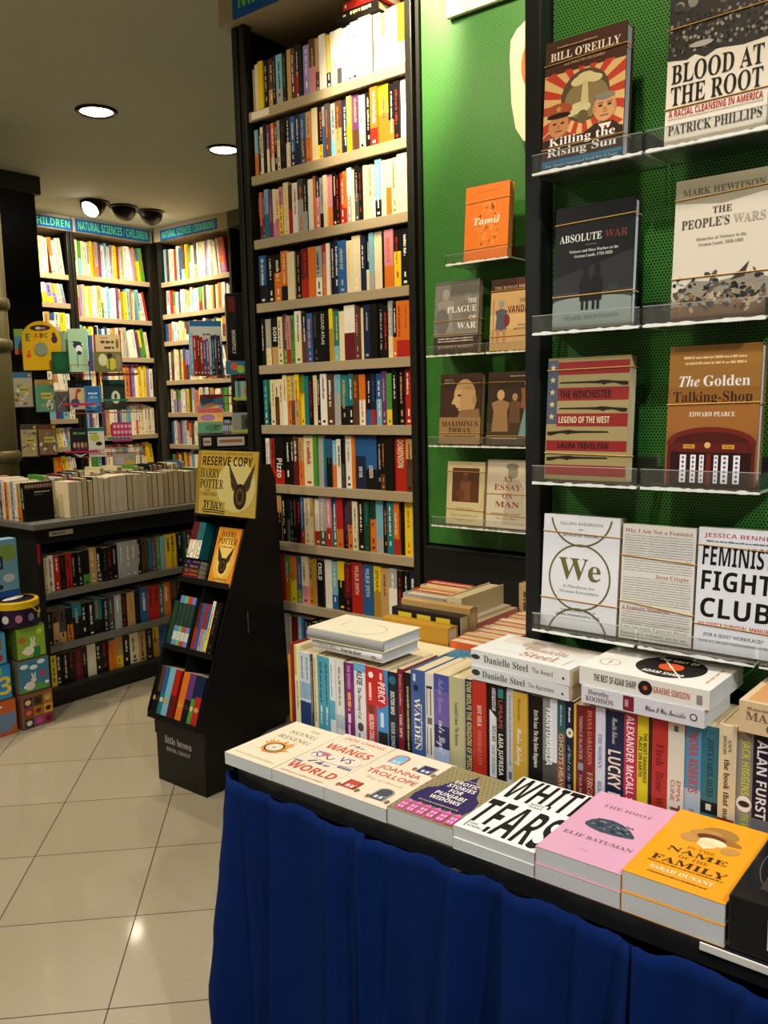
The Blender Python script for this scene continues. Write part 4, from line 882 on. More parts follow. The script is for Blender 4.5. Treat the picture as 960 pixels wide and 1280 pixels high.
# --- row of books standing spine out behind the front row
def sp(*ops):
    def fn(A, L, T):
        for o in ops:
            k = o[0]
            if k == 't': A.text(o[1], L * o[4], T * o[6], T * o[7], o[3], o[2], 'l', L * (o[5] - o[4]))
            elif k == 'r': A.rect(L * o[1], T * o[3], L * (o[2] - o[1]), T * o[4], o[5])
            elif k == 'e': A.ell(L * o[1], T * o[2], T * o[3], T * o[4], o[5], 20)
            elif k == 'm': A.words(L * o[1], T * o[3], L * (o[2] - o[1]), T * o[4], o[5], random.Random(int(o[1] * 99) + 3))
            elif k == 'p': A.poly([(L * a, T * b) for a, b in o[1]], o[2])
    return fn
t_, r_, e_, m_ = 't', 'r', 'e', 'm'
ROW = [  # x0, x1, height, cover, hard, spine printing, label
    (-1.4395, -1.431, .165, 'd79a1e', 0, None, 'thin amber book at the rounded end of the table row'),
    (-1.4305, -1.420, .195, '8f1f26', 1, sp((m_, .1, .8, .35, .2, 'c8606a')), 'dark red hardback beside the thin amber book'),
    (-1.4195, -1.402, .192, 'e8e2b0', 0, sp((r_, 0, .38, 0, .4, 'c8c050'), (m_, .45, .8, .3, .3, 'a8a060')), 'pale yellow spine next to the dark red hardback'),
    (-1.4015, -1.383, .180, 'c8d4dc', 0, sp((r_, .4, .62, 0, 1, '8fb0c8'), (r_, .66, 1, 0, 1, '1f3a6a'), (m_, .06, .36, .35, .25, '6a7a8a')), 'pale blue spine with navy foot, nearer the table end'),
    (-1.3825, -1.365, .180, 'c8d4dc', 0, sp((r_, .4, .62, 0, 1, '8fb0c8'), (r_, .66, 1, 0, 1, '1f3a6a'), (m_, .06, .36, .35, .25, '6a7a8a')), 'pale blue spine with navy foot, beside the dark grey strip'),
    (-1.3645, -1.356, .180, '4c4844', 0, sp((m_, .1, .8, .3, .3, 'a8a49a')), 'thin dark grey spine among pale blue books'),
    (-1.3555, -1.344, .182, 'e3dcae', 0, sp((m_, .05, .9, .25, .4, 'c08a6a')), 'thin cream spine before two teal ones'),
    (-1.3435, -1.323, .180, '4f9fb8', 0, sp((m_, .08, .62, .3, .35, '2a6a80'), (m_, .66, .9, .3, .3, 'c8e0e8')), 'first of two alike teal spines'),
    (-1.3225, -1.305, .180, '4f9fb8', 0, sp((m_, .08, .62, .3, .35, '2a6a80'), (m_, .66, .9, .3, .3, 'c8e0e8')), 'second of two alike teal spines, next to white'),
    (-1.3045, -1.289, .181, 'dfe4e4', 0, sp((r_, .55, .8, 0, 1, '5aa8c0'), (m_, .08, .5, .3, .25, '8a9aa0')), 'white spine with teal waves'),
    (-1.2885, -1.262, .181, 'e0e0da', 0, sp((m_, .1, .6, .3, .3, '9a9a92'), (r_, .72, .9, 0, 1, 'b8c8c8')), 'white spine beside the purple one'),
    (-1.2615, -1.257, .178, '22201f', 0, None, 'very thin black spine beside purple'),
    (-1.2565, -1.233, .180, '7a2a72', 0, sp(('t', 'THE DONKEY', 'b', 'd8a8d0', .03, .34, .3, .35), (m_, .38, .62, .3, .4, 'e89a5a'), (m_, .66, .95, .3, .35, 'e8c8e0')), 'purple spine left of the white one with a pale blue head'),
    (-1.2325, -1.1985, .183, 'e2e4e6', 0, sp((r_, 0, .1, 0, 1, '6ab0d8'), (t_, 'ALFIE', 'b', '16181a', .09, .27, .25, .45), (t_, 'The Doorstep Cat', 'r', '3a3a3a', .30, .70, .32, .3), (e_, .80, .5, .3, .25, '4a4a48'), (m_, .88, .97, .3, .25, '8a8a88')), 'white spine with a pale blue head and bold black name'),
    (-1.198, -1.166, .182, 'c22a28', 0, sp((e_, .1, .5, .22, .22, 'f0ece4'), (m_, .2, .42, .3, .35, 'f0c8b8'), (r_, .48, .58, .2, .5, '6a3a2a'), (t_, 'MELINDA COMLEY', 'b', 'f0e6dc', .60, .97, .28, .4)), 'bright red spine between the blue headed white and the blue red one'),
    (-1.1655, -1.133, .182, '3f8fd0', 0, sp(('p', [(0, 0), (.0, .6), (.42, .95), (.50, .3), (.46, 0)], 'c8262a'), (t_, 'PERCY', 'b', 'f4f0ea', .17, .42, .15, .55), (m_, .05, .16, .3, .3, 'f0d0c8'), (m_, .54, .72, .3, .35, 'c8e0f0'), (r_, .78, 1, .1, .8, '2a2624')), 'blue spine with a ragged red head and white capitals'),
    (-1.1325, -1.108, .182, '13202e', 0, sp((e_, .10, .5, .4, .4, '2f6a80'), (t_, 'DOCTOR WHO', 'b', 'e8ecec', .24, .52, .28, .42), (t_, 'RIVER SONG', 'b', 'b8c0c4', .62, .92, .28, .4)), 'dark navy spine with a teal disc and two white titles'),
    (-1.1075, -1.093, .192, '7f1f30', 0, sp((t_, 'Paulo Coelho', 'r', 'e0b0a8', .06, .42, .35, .35), (t_, 'THE SPY', 'r', 'efe0d4', .52, .80, .3, .42)), 'maroon spine beside the dark navy teal disc one'),
    (-1.0925, -1.072, .186, '171615', 0, sp((m_, .16, .92, .4, .25, 'b8a878')), 'black spine beside the broad blue hardback'),
    (-1.0715, -1.036, .198, '3f5f9a', 1, sp((m_, .04, .12, .25, .2, 'c8d0e0'), (r_, .16, .22, .3, .3, '14203a'), (t_, 'WALDEN', 'r', 'f0ece0', .30, .88, .32, .42), (m_, .36, .86, .78, .12, 'b8c4dc')), 'broad blue hardback with large white serif capitals'),
    (-1.0355, -1.014, .196, 'd9d6cc', 0, sp((r_, .14, .17, .15, .7, '3a3836'), (r_, .18, .46, .6, .1, '2c2a2a'), (r_, .18, .46, .2, .06, '2c2a2a'), (r_, .49, .56, .25, .55, '6a6866'), (r_, .60, .90, .6, .1, '2c2a2a'), (r_, .60, .90, .2, .06, '2c2a2a')), 'off-white spine ruled with black lines beside the blue hardback'),
    (-1.0135, -.976, .198, '4a4fa0', 0, sp((r_, .18, .55, .0, 1, '6a5aa8'), (r_, .55, .8, 0, 1, '232a5a'), (r_, .8, 1, 0, 1, 'aab8dc'), (t_, 'Indigo Dreams', 'x', '9aa0c8', .05, .42, .3, .4), (t_, 'into Light', 'x', 'e0e4f0', .50, .86, .3, .45)), 'violet blue spine with script lettering'),
    (-.9755, -.935, .200, 'b9b78c', 1, sp((t_, 'Leonard Cohen  The Reunion', 'r', '6a6848', .26, .72, .4, .2)), 'thick plain olive cream spine'),
    (-.9345, -.917, .202, '25305f', 0, sp((t_, 'TOM WOLFE THE KINGDOM OF SPEECH', 'b', 'd8c050', .02, .96, .2, .62)), 'navy spine with bold yellow capitals'),
    (-.9165, -.885, .203, 'b8301e', 0, sp((t_, 'HOT MILK', 'r', 'efdccf', .24, .46, .38, .3), (t_, 'DEBORAH LEVY', 'r', 'd87a64', .50, .86, .38, .3)), 'red spine with a thin white title, beside yellow lettered navy'),
    (-.8845, -.861, .203, '151515', 0, sp(('p', [(.34, 1), (.26, .25), (.95, .25), (.95, 1)], 'dfe6ee'), (t_, 'A HORSE WALKS INTO A BAR', 'b', 'f4f4f2', .04, .27, .5, .35), (t_, 'INTO A BAR', 'b', '1c1c1c', .42, .58, .48, .35), (t_, 'DAVID GROSSMAN', 's', '3a3a3a', .62, .92, .45, .3)), 'black spine cut by a white slanting patch'),
    (-.8605, -.841, .203, '141416', 0, sp((r_, .03, .12, .2, .6, '2f7a74'), (t_, 'UMAMI', 's', 'c04a4a', .14, .42, .22, .5), (t_, 'LAIA JUFRESA', 'b', 'e8e2d4', .48, .90, .25, .5)), 'black spine with red and white capitals and a teal badge'),
    (-.8405, -.824, .200, 'd4d8e0', 0, sp((m_, .06, .78, .4, .2, '8a92a4'), (r_, .84, .92, .3, .4, '6a7484')), 'pale grey spine beside the mustard one'),
    (-.8235, -.792, .198, 'c9a23c', 0, sp((m_, .06, .28, .35, .2, 'a07a28'), (t_, 'Winter Holiday', 'x', 'f0f0e8', .36, .74, .28, .4)), 'mustard spine with white script'),
    (-.7915, -.760, .197, '121212', 0, sp((t_, 'Erri De Luca  The Day Before Happiness', 'r', 'efece4', .14, .72, .38, .28)), 'black spine with a thin white serif title, right of mustard'),
    (-.7595, -.7295, .200, '8a8c8a', 0, sp((r_, 0, .62, .5, .5, 'd9dbe2'), (r_, .62, .95, 0, 1, '4a4a48'), (t_, 'FRANTUMAGLIA', 'b', 'f4f4f2', .10, .66, .22, .42)), 'grey photographic spine with white capitals'),
    (-.729, -.7125, .200, '2f5a60', 0, sp((r_, .3, .55, 0, 1, '6a5a4c'), (r_, .55, 1, 0, 1, '8a5438'), (m_, .04, .24, .35, .22, 'a8b4b0'), (t_, 'GHOSTS HEAVEN', 's', 'dcc8a8', .32, .94, .22, .55)), 'teal to copper spine with pale capitals'),
    (-.712, -.695, .203, '141c2e', 0, sp((e_, .30, .5, .55, .42, 'e2dcc8'), (e_, .30, .5, .2, .16, '6a6a58'), (m_, .06, .2, .35, .25, 'd8d4c8'), (t_, 'A Girl in the Dark', 'x', 'a8b0c4', .42, .92, .3, .4)), 'navy spine with a cream oval'),
    (-.6945, -.690, .2, 'd9a71e', 0, None, 'thin yellow spine before the maroon ones'),
    (-.6895, -.6725, .2, '6a1f28', 0, sp((t_, 'TERENCE BLACKER', 's', 'd8b0a8', .1, .52, .32, .35), (r_, .55, .62, .2, .6, '8a9098'), (t_, 'YOUR FATHER', 's', 'd8b0a8', .66, .94, .32, .35)), 'maroon spine with a small grey badge'),
    (-.672, -.652, .202, '7f1c1e', 0, sp((t_, 'DIANA GABALDON', 'r', 'c88a5a', .04, .55, .25, .42), (t_, 'VIRGINS', 'i', 'e8c8a0', .62, .94, .25, .5)), 'dark red spine with copper lettering'),
    (-.6515, -.6335, .205, 'd0d4de', 0, sp((t_, 'THE WOMAN', 'r', '6a78a8', .24, .56, .28, .4), (t_, 'BERNARD', 'r', '6a78a8', .68, .92, .28, .4)), 'pale lavender white spine beside the broad navy one'),
    (-.633, -.5985, .202, '1a2440', 0, sp((t_, 'Shanthi Sekaran', 'x', 'd8d4c8', .06, .30, .35, .3), (t_, 'LUCKY BOY', 'b', 'f0dcc8', .36, .98, .14, .66)), 'broad navy spine with slanting cream capitals'),
    (-.598, -.5755, .204, 'b8304a', 0, sp((t_, 'ALEXANDER McCALL SMITH', 'b', 'f4e8e2', .02, .98, .2, .58)), 'crimson spine filled with white capitals'),
    (-.575, -.5545, .207, 'd8cc1e', 0, sp((t_, 'THE MOST DANGEROUS', 'b', '1c1c10', .16, .60, .56, .3), (t_, 'PLACE ON EARTH', 'b', '1c1c10', .2, .55, .16, .3), (t_, 'LINDSEY JOHNSON', 'b', '1c1c10', .78, .99, .35, .3)), 'bright yellow spine with small black capitals'),
    (-.554, -.5475, .2, '3a2016', 0, None, 'thin dark brown spine beside the yellow one'),
    (-.547, -.5195, .206, 'b03428', 0, sp((t_, 'Flesh  Bone  Water', 'r', '7a1c16', .22, .90, .26, .5)), 'brick red spine with dark red title'),
    (-.519, -.491, .207, 'd8d8c8', 0, sp((m_, .03, .08, .35, .3, '4a6a54'), (t_, 'EMMA', 's', 'b0523a', .50, .68, .56, .26), (t_, 'CLINE', 's', 'b0523a', .50, .68, .20, .26), (t_, 'THE', 'b', '8a2a24', .71, .97, .2, .58)), 'off-white spine with brown red capitals low down'),
    (-.4905, -.463, .210, '4f94c0', 0, sp((r_, .55, 1, 0, 1, 'a9bccc'), (t_, 'NORA ROBERTS', 'b', 'c04a3a', .08, .58, .22, .55), (t_, 'Bay of Sighs', 's', 'b0484a', .72, .98, .3, .35)), 'sky blue spine with red capitals'),
    (-.4625, -.434, .212, '2f6f80', 0, sp((t_, 'JOYCE CAROL OATES', 'r', '163a44', .1, .58, .34, .36), (r_, .62, .72, 0, 1, '141618'), (m_, .64, .70, .3, .4, 'd8d8d0'), (m_, .78, .95, .3, .35, '7ab0b8')), 'teal spine with a black band'),
    (-.4335, -.406, .222, 'dccfa8', 1, sp((t_, 'ANN', 'r', '6a5a44', .1, .2, .56, .2), (t_, 'HOOD', 'r', '6a5a44', .08, .22, .28, .2), (t_, 'the book that matters most', 'r', '4a3c2c', .26, 1.0, .36, .34), (r_, .72, .76, 0, 1, '8a2a24')), 'cream hardback with a red ribbon band'),
    (-.4055, -.3805, .214, '8f8f8c', 0, sp((t_, 'JACK HIGGINS', 'b', 'c8d030', .06, .50, .3, .48), (e_, .57, .5, .55, .5, 'efeee8'), (e_, .57, .5, .22, .36, '2c2c2c'), (t_, 'THE MIDNIGHT BELL', 'b', 'c8d030', .65, .99, .3, .48)), 'grey spine with lime capitals and a white disc'),
    (-.380, -.353, .218, '14162c', 0, sp((r_, .66, .84, 0, 1, '6a6a70'), (r_, .84, 1, 0, 1, 'c8c4c4'), (t_, 'ALAN FURST', 'b', 'e2e4ec', .05, .66, .22, .56), (t_, 'A HERO', 's', '3a3a3a', .85, .99, .35, .3)), 'dark navy spine with large white capitals beside the lime lettered one'),
    (-.3525, -.318, .212, '6a1c1e', 0, sp((t_, 'JONATHAN LETHEM', 's', '2a0c0e', .05, .55, .3, .4), ('p', [(.46, .0), (.40, .4), (.50, .7), (.82, .8), (.88, .2)], 'b8283a'), (t_, 'BLOT', 'b', 'f2eee8', .5, .84, .2, .6)), 'maroon spine with a crimson splash and white title'),
    (-.3175, -.285, .21, '2a2a2e', 0, sp((m_, .1, .6, .3, .4, 'c8c8c0')), 'dark spine after the crimson splashed maroon one'),
    (-.2845, -.256, .215, 'c8c0a8', 0, sp((m_, .1, .6, .3, .4, '6a5a4a')), 'pale spine under the far end of the tan paperback'),
    (-.2555, -.226, .214, '7a2a24', 0, sp((m_, .1, .6, .3, .4, 'e8dcc8')), 'rust spine under the far end of the tan paperback'),
    (-.2255, -.195, .215, '2a4a6a', 0, sp((m_, .1, .6, .3, .4, 'd8dce0')), 'blue grey spine at the last end of the row'),
]
for x0, x1, h, c, hd_, fn, lab in ROW:
    T = x1 - x0; back = random.Random(int(-x0 * 9999)).uniform(-.002, .003)
    cover_book('spine_out_book', lab + ', table row', .128, h, T, c, Matrix.Translation((x1, 1.401 + back, TZ + .0003)) @ STAND, spine=fn, hard=bool(hd_), page=PAGEE)
# --- pairs lying on top of that row
def side_book(label, x0, x1, y, z, W, T, c, front=None, spine=None, hard=False, page=None, rz=0, **k):
    # spine towards the viewer, reading left to right; x0..x1 is the height of the book
    H = x1 - x0
    M = Matrix.Translation((x1, y, z + T)) @ Matrix.Rotation(rz, 4, 'Z') @ SIDE
    return cover_book('stacked_book', label, W, H, T, c, M, front, spine, hard, page, **k)
ZT = TZ + .1835
side_book('pale hardback lying under the cream one at the row end', -1.358, -1.145, 1.399, TZ + .197, .13, .0225, 'd9d9d6', None, sp((t_, 'SUSAN HILL', 'r', '9a9a98', .12, .38, .36, .36), (t_, 'From the Heart', 'r', '4a4a48', .44, .72, .36, .32), (m_, .86, .92, .3, .4, '8a8a88')), True, rz=-.02, page=PAGEW)
def f_curl(A, W, H):
    A.stroke([(W * (.42 + .30 * math.cos(a)), H * (.42 + .22 * math.sin(a))) for a in [2.6 + k * .18 for k in range(22)]], .0012, '6a6454'); A.words(W * .4, H * .75, W * .3, .004, 'c8bc98', random.Random(2))
side_book('cream hardback with a thin curved line, topmost at the row end', -1.362, -1.140, 1.397, TZ + .220, .138, .027, 'e7dfc2', f_curl, None, True, sc='9a9c98', page=PAGEW, rz=.015)
def f_steel(A, W, H):
    A.rect(W * .62, H * .02, W * .34, H * .9, 'd8cfc4'); A.ell(W * .7, H * .6, W * .16, H * .12, 'b8a898', 16); A.ell(W * .78, H * .3, W * .10, H * .2, 'c4b8a8', 16)
    A.text('Danielle', W * .46, H * .62, .024, 'b88a6a', 'r', 'l', H * .42, 3, 0, -PI / 2); A.text('Steel', W * .16, H * .56, .03, 'b88a6a', 'r', 'l', H * .34, 3, 0, -PI / 2)
    A.words(W * .1, H * .1, W * .3, .004, 'c8b8a8', random.Random(1)); A.stroke([(W * .15, H * .15), (W * .25, H * .5), (W * .2, H * .85)], .001, 'd0b8a4')
def f_sharp(A, W, H):
    cx, cy, R = W * .50, H * .42, W * .36
    A.ell(cx, cy, R, R, '1c1b1a', 40)
    for q in (.9, .78, .66, .54): A.ring(cx, cy, R * q, R * q, .0005, '3a3836')
    A.ell(cx, cy, R * .36, R * .36, 'd0542a', 28); A.ell(cx, cy, R * .06, R * .06, 'f0ece0', 10)
    A.stroke([(cx - R * .9, cy - R * .62), (cx + R * .9, cy + R * .62)], .003, 'efe6d2')
    for t, a in (('THE BEST OF', .52), ('ADAM SHARP', -.76)): A.text(t, cx + R * a, cy + R * .60, R * .22, 'f0ece0', 'b', 'l', R * 1.2, 2, 0, -PI / 2)
    A.ring(W * .3, H * .85, W * .11, W * .11, .0012, 'c87a5a'); A.words(W * .24, H * .845, W * .12, .003, 'c87a5a', random.Random(4))
    for k in range(4): A.words(W * (.2 + k * .14), H * .07, W * .1, .004, 'd8907a', random.Random(k))
sA = sp((e_, .05, .55, .35, .16, '3a3a38'), (t_, 'Danielle Steel', 'r', '5a5856', .14, .60, .3, .46), (t_, 'The Award', 's', '7a7876', .64, .84, .34, .32), (e_, .94, .4, .08, .08, '3a3a38'))
sB = sp((e_, .05, .55, .35, .22, '3a3a38'), (t_, 'Danielle Steel', 'r', '5a5856', .12, .57, .3, .46), (t_, 'The Apartment', 's', '7a7876', .60, .86, .34, .32), (e_, .94, .4, .08, .08, '3a3a38'))
side_book('white paperback lying on the row, lower of the alike grey lettered pair', -.918, -.702, 1.393, TZ + .2055, .135, .0285, 'd5dadb', None, sB, False, page=PAGEE, rz=-.03)
side_book('white paperback lying on the row, upper of the alike grey lettered pair', -.922, -.700, 1.392, TZ + .2345, .135, .031, 'dfe0dd', f_steel, sA, False, page=PAGEE, rz=-.055)
side_book('white paperback with a dark red spine picture under the record-cover book', -.676, -.455, 1.388, TZ + .2110, .13, .0315, 'd3d6de', None, sp((t_, 'Dorothy', 'r', '6a4a54', .06, .24, .56, .28), (t_, 'KOOMSON', 'r', '6a4a54', .04, .28, .16, .30), (r_, .36, .45, .08, .84, '7a1c30'), (r_, .375, .405, .3, .4, 'b8889a'), (t_, 'When I Was Invisible', 'x', '2a2a2e', .54, .86, .32, .34), (e_, .92, .5, .2, .2, '2a2a2e'), (e_, .92, .5, .14, .14, 'd3d6de')), False, page=PAGEW, rz=-.012)
side_book('white paperback with a vinyl record on its cover, lying on the row', -.682, -.448, 1.390, TZ + .2430, .17, .0335, 'e4e2da', f_sharp, sp((t_, 'THE BEST OF ADAM SHARP', 'b', '2c2a28', .12, .46, .34, .36), (e_, .53, .5, .38, .38, '1c1b1a'), (e_, .53, .5, .12, .12, 'd0542a'), (t_, 'GRAEME SIMSION', 'b', 'c0705a', .59, .86, .34, .32), (m_, .91, .95, .2, .6, '8a8a84')), False, page=PAGEW, rz=-.02)
def f_marg(A, W, H):
    A.rect(W * .06, H * .05, W * .86, H * .9, 'c9955e'); A.text('MARGARET', W * .42, H * .88, .022, '8a5a34', 'r', 'l', H * .62, 2, 0, -PI / 2); A.text('GEORGE', W * .16, H * .82, .026, '7a4a28', 'r', 'l', H * .5, 2, 0, -PI / 2); A.rect(W * .68, H * .1, W * .2, H * .8, 'a86a3a')
side_book('tan paperback lying on the row beyond the record-cover book', -.402, -.19, 1.386, TZ + .2190, .14, .052, 'd8bf9a', f_marg, sp((m_, .06, .5, .74, .1, '9a8464'), (t_, 'MARGARET', 'r', '7a6248', .05, .62, .42, .27), (t_, 'GEORGE', 'r', '7a6248', .20, .62, .10, .27)), False, page=PAGEE, rz=-.03)

# ------------------------------------------------------------------ green display wall beside the table
PY = 1.605
dw = thing('display_wall', 'black framed green perforated wall above the table, holding clear ledges of books', 'display wall', (-.2, 1.9, 0))
mb = MB(); mb.bbox(-.888, -.852, 1.560, 1.64, .90, CEIL - .004, mat('202122', .35), .004); ch(mb, 'frame_post', dw)
mb = MB(); mb.box(-.8515, -.845, 1.607, 1.64, .90, CEIL - .004, mat('0b0b0b', .6)); ch(mb, 'frame_channel', dw)
mb = MB(); mb.box(-.849, 1.0, PY, PY + .004, .955, CEIL - .004, GREEN); ch(mb, 'perforated_panel', dw)
mb = MB(); mb.box(-.90, 1.0, 1.645, 2.82, .001, CEIL - .004, DARK); ch(mb, 'carcass', dw)
mb = MB(); mb.box(-.872, 1.0, 1.6125, 1.64, .742, .953, BLACK); ch(mb, 'base_rail', dw)
def ledge(label, x0, x1, yb, z, dp, group, lip=.03, ends='both'):
    t = thing('acrylic_ledge', label, 'ledge', (x0, yb, z), 0, group)
    w = x1 - x0
    mb = MB(); mb.box(0, w, -dp, -.001, -.004, 0, ACRYL); mb.box(0, w, -dp - .003, -dp - .0002, -.004, lip, ACRYL); mb.box(.0, w, -.004, -.0012, .0002, .05, ACRYL)
    if ends in ('both', 'first'): mb.box(0, .003, -dp, -.006, .0002, lip * .95, ACRYL)
    if ends in ('both', 'last'): mb.box(w - .003, w, -dp, -.006, .0002, lip * .95, ACRYL)
    mb.build('tray', t)
    mb = MB(); r = random.Random(int(abs(x0) * 900 + z * 77)); n = 26; vs = []; fs = []
    for i in range(n + 1):
        x = w * i / n; h = .0022 + r.uniform(.0, .0032); vs += [(x, -dp - .0035, -.0045 - h * .35), (x, -dp - .0035, -.0045 + h), (x, -dp + .004, -.0046 - h * .35)]
        if i: a = 3 * i; fs += [(a - 3, a, a + 1, a - 2), (a - 1, a + 2, a, a - 3)]
    mb.add(vs, fs, EDGE_GLINT); mb.box(0, w, -dp - .0032, -dp - .0001, lip + .0001, lip + .0011, mat('a9b0a8', .2));  mb.box(w, w + .0006, -dp - .002, -.002, -.004, .0005, mat('c4cac2', .2)); o = mb.build('painted_edge_glint', t); tag(o, 'chipped lower edge with painted white glints')  # pale strips paint the light glinting along the chipped acrylic edges
ROWZ = [1.915, 1.622, 1.337, 1.043]; RN = ['top', 'second', 'third', 'bottom']
for i, z in enumerate(ROWZ):
    ledge(f'clear ledge nearest the black post, {RN[i]} row of the green wall', -.832, -.620, PY, z, .112, 'clear ledges on the green wall', ends='first' if i == 3 else 'both')
    ledge(f'clear ledge second from the black post, {RN[i]} row of the green wall', -.613, -.408, PY, z, .112, 'clear ledges on the green wall', ends='none' if i == 3 else 'both')
ledge('clear ledge third from the black post, bottom row of the green wall', -.400, -.19, PY, 1.043, .112, 'clear ledges on the green wall', ends='last')

SKIN = 'd8a878'
def f_killing(A, W, H):
    A.rect(0, 0, W, H, '4a2c22'); A.rect(0, H * .12, W, H * .62, 'e0b878')
    for k in range(16):
        a0 = k * PI / 8; a1 = a0 + PI / 16; cx, cy = W * .5, H * .50; L = W * .62
        def cl(a):
            x = cx + L * 1.5 * math.cos(a); y = cy + L * 1.5 * math.sin(a)
            f = min(1, (W * .5) / abs(x - cx) if abs(x - cx) > 1e-6 else 1, (H * .255) / abs(y - cy) if abs(y - cy) > 1e-6 else 1)
            return cx + (x - cx) * f, cy + (y - cy) * f
        A.poly([(cx, cy), cl(a0), cl(a1)], 'c2402c'); A.l -= A.step
    A.l += A.step
    A.ell(W * .52, H * .53, W * .30, H * .20, '5a4a34', 28); A.ell(W * .54, H * .50, W * .27, H * .15, '8a7a50', 28)
    for x, y, rx, ry in ((.52, .655, .16, .035), (.42, .64, .08, .03), (.64, .64, .09, .03), (.52, .68, .10, .025), (.46, .44, .14, .045), (.36, .42, .07, .035)): A.ell(W * x, H * y, W * rx, H * ry, 'd8cc9a', 16)
    A.poly([(W * .47, H * .46), (W * .57, H * .46), (W * .55, H * .64), (W * .49, H * .64)], 'cfc08a'); A.ell(W * .50, H * .37, W * .07, H * .05, '6a5e3a', 14)
    A.poly([(0, H * .12), (W * .42, H * .12), (W * .40, H * .25), (W * .26, H * .30), (W * .06, H * .29), (0, H * .26)], 'a04a34')
    A.ell(W * .20, H * .335, W * .13, H * .085, 'c88a5c', 22); A.rect(W * .10, H * .40, W * .22, H * .025, '3a2018'); A.ell(W * .20, H * .455, W * .17, H * .055, 'a8502f', 22); A.ell(W * .20, H * .415, W * .15, H * .022, '2c1812', 18); A.ell(W * .20, H * .465, W * .03, H * .02, 'c89050', 10)
    for x in (.15, .25): A.ell(W * x, H * .355, W * .025, H * .008, '4a2a1c', 10)
    A.poly([(W * .18, H * .34), (W * .22, H * .34), (W * .215, H * .315), (W * .185, H * .315)], 'b0754a'); A.rect(W * .16, H * .292, W * .09, H * .007, '7a3a2a')
    A.poly([(W * .48, H * .12), (W, H * .12), (W, H * .22), (W * .88, H * .29), (W * .66, H * .29), (W * .52, H * .24)], '3a2a24'); A.poly([(W * .70, H * .28), (W * .86, H * .28), (W * .80, H * .20)], 'efe6d8'); A.rect(W * .775, H * .19, W * .03, H * .07, '5a2a22')
    A.ell(W * .77, H * .40, W * .135, H * .105, 'd8a070', 24); A.ell(W * .77, H * .485, W * .12, H * .03, '8a8278', 18); A.ell(W * .645, H * .40, W * .02, H * .03, 'c88a5c', 10); A.ell(W * .895, H * .40, W * .02, H * .03, 'c88a5c', 10)
    for x in (.72, .83): A.ell(W * x, H * .415, W * .028, H * .009, '3a2a20', 10); A.rect(W * (x - .035), H * .432, W * .07, H * .007, '6a5a48')
    A.poly([(W * .75, H * .40), (W * .80, H * .40), (W * .805, H * .365), (W * .745, H * .365)], 'c08858'); A.rect(W * .72, H * .337, W * .1, H * .007, '8a4a38')
    A.rect(0, 0, W, H * .30 * .8, '3a2219'); A.l += A.step
    A.text("BILL O'REILLY", W * .5, H * .845, H * .062, 'efe6d4', 'r', 'c', W * .86); A.words(W * .15, H * .935, W * .5, H * .014, 'a88a6a', random.Random(1)); A.text('and MARTIN DUGARD', W * .5, H * .79, H * .022, 'c8a888', 's', 'c', W * .5)
    A.text('Killing the', W * .5, H * .185, H * .062, 'f4efe6', 'r', 'c', W * .82); A.text('Rising Sun', W * .5, H * .105, H * .062, 'f4efe6', 'r', 'c', W * .86)
    A.rect(0, 0, W, H * .075, '2f6f98'); A.text('How America Vanquished World War II Japan', W * .5, H * .025, H * .02, 'dce6ea', 'r', 'c', W * .9)
def f_blood(A, W, H):
    A.rect(0, 0, W, H, 'e6ded0'); A.rect(0, H * .58, W, H * .42, '2c2a29'); r = random.Random(4)
    for k in range(230): q = r.uniform(.60, .84); A.ell(W * r.uniform(.02, .98), H * q, W * .016, H * .012, r.choice(['7a7670', '5a5652', '98948c', '3a3836', '141312', '141312']), 7); A.l += A.step * .02 - A.step
    A.l += A.step
    for k in range(14): A.ell(W * r.uniform(.05, .95), H * r.uniform(.88, .97), W * .05, H * .03, r.choice(['5a5856', '8a8884', '3a3836']), 9)
    A.poly([(0, H * .58), (W * .2, H * .56), (W * .28, H * .585), (W * .38, H * .55), (W * .5, H * .585), (W * .75, H * .565), (W, H * .58), (W, H * .60), (0, H * .60)], '2c2a29'); A.ell(W * .34, H * .64, W * .12, H * .02, 'b0aca6', 12)
    A.text('BLOOD AT', W * .5, H * .415, H * .125, '16140f', 'r', 'c', W * .90, 3); A.text('THE ROOT', W * .5, H * .27, H * .125, '16140f', 'r', 'c', W * .90, 3)
    A.text('A RACIAL CLEANSING IN AMERICA', W * .5, H * .195, H * .042, 'b0341e', 'b', 'c', W * .92); A.rect(W * .03, H * .178, W * .94, .0008, '6a665e'); A.text('PATRICK PHILLIPS', W * .5, H * .075, H * .062, '2c2a28', 'r', 'c', W * .92)
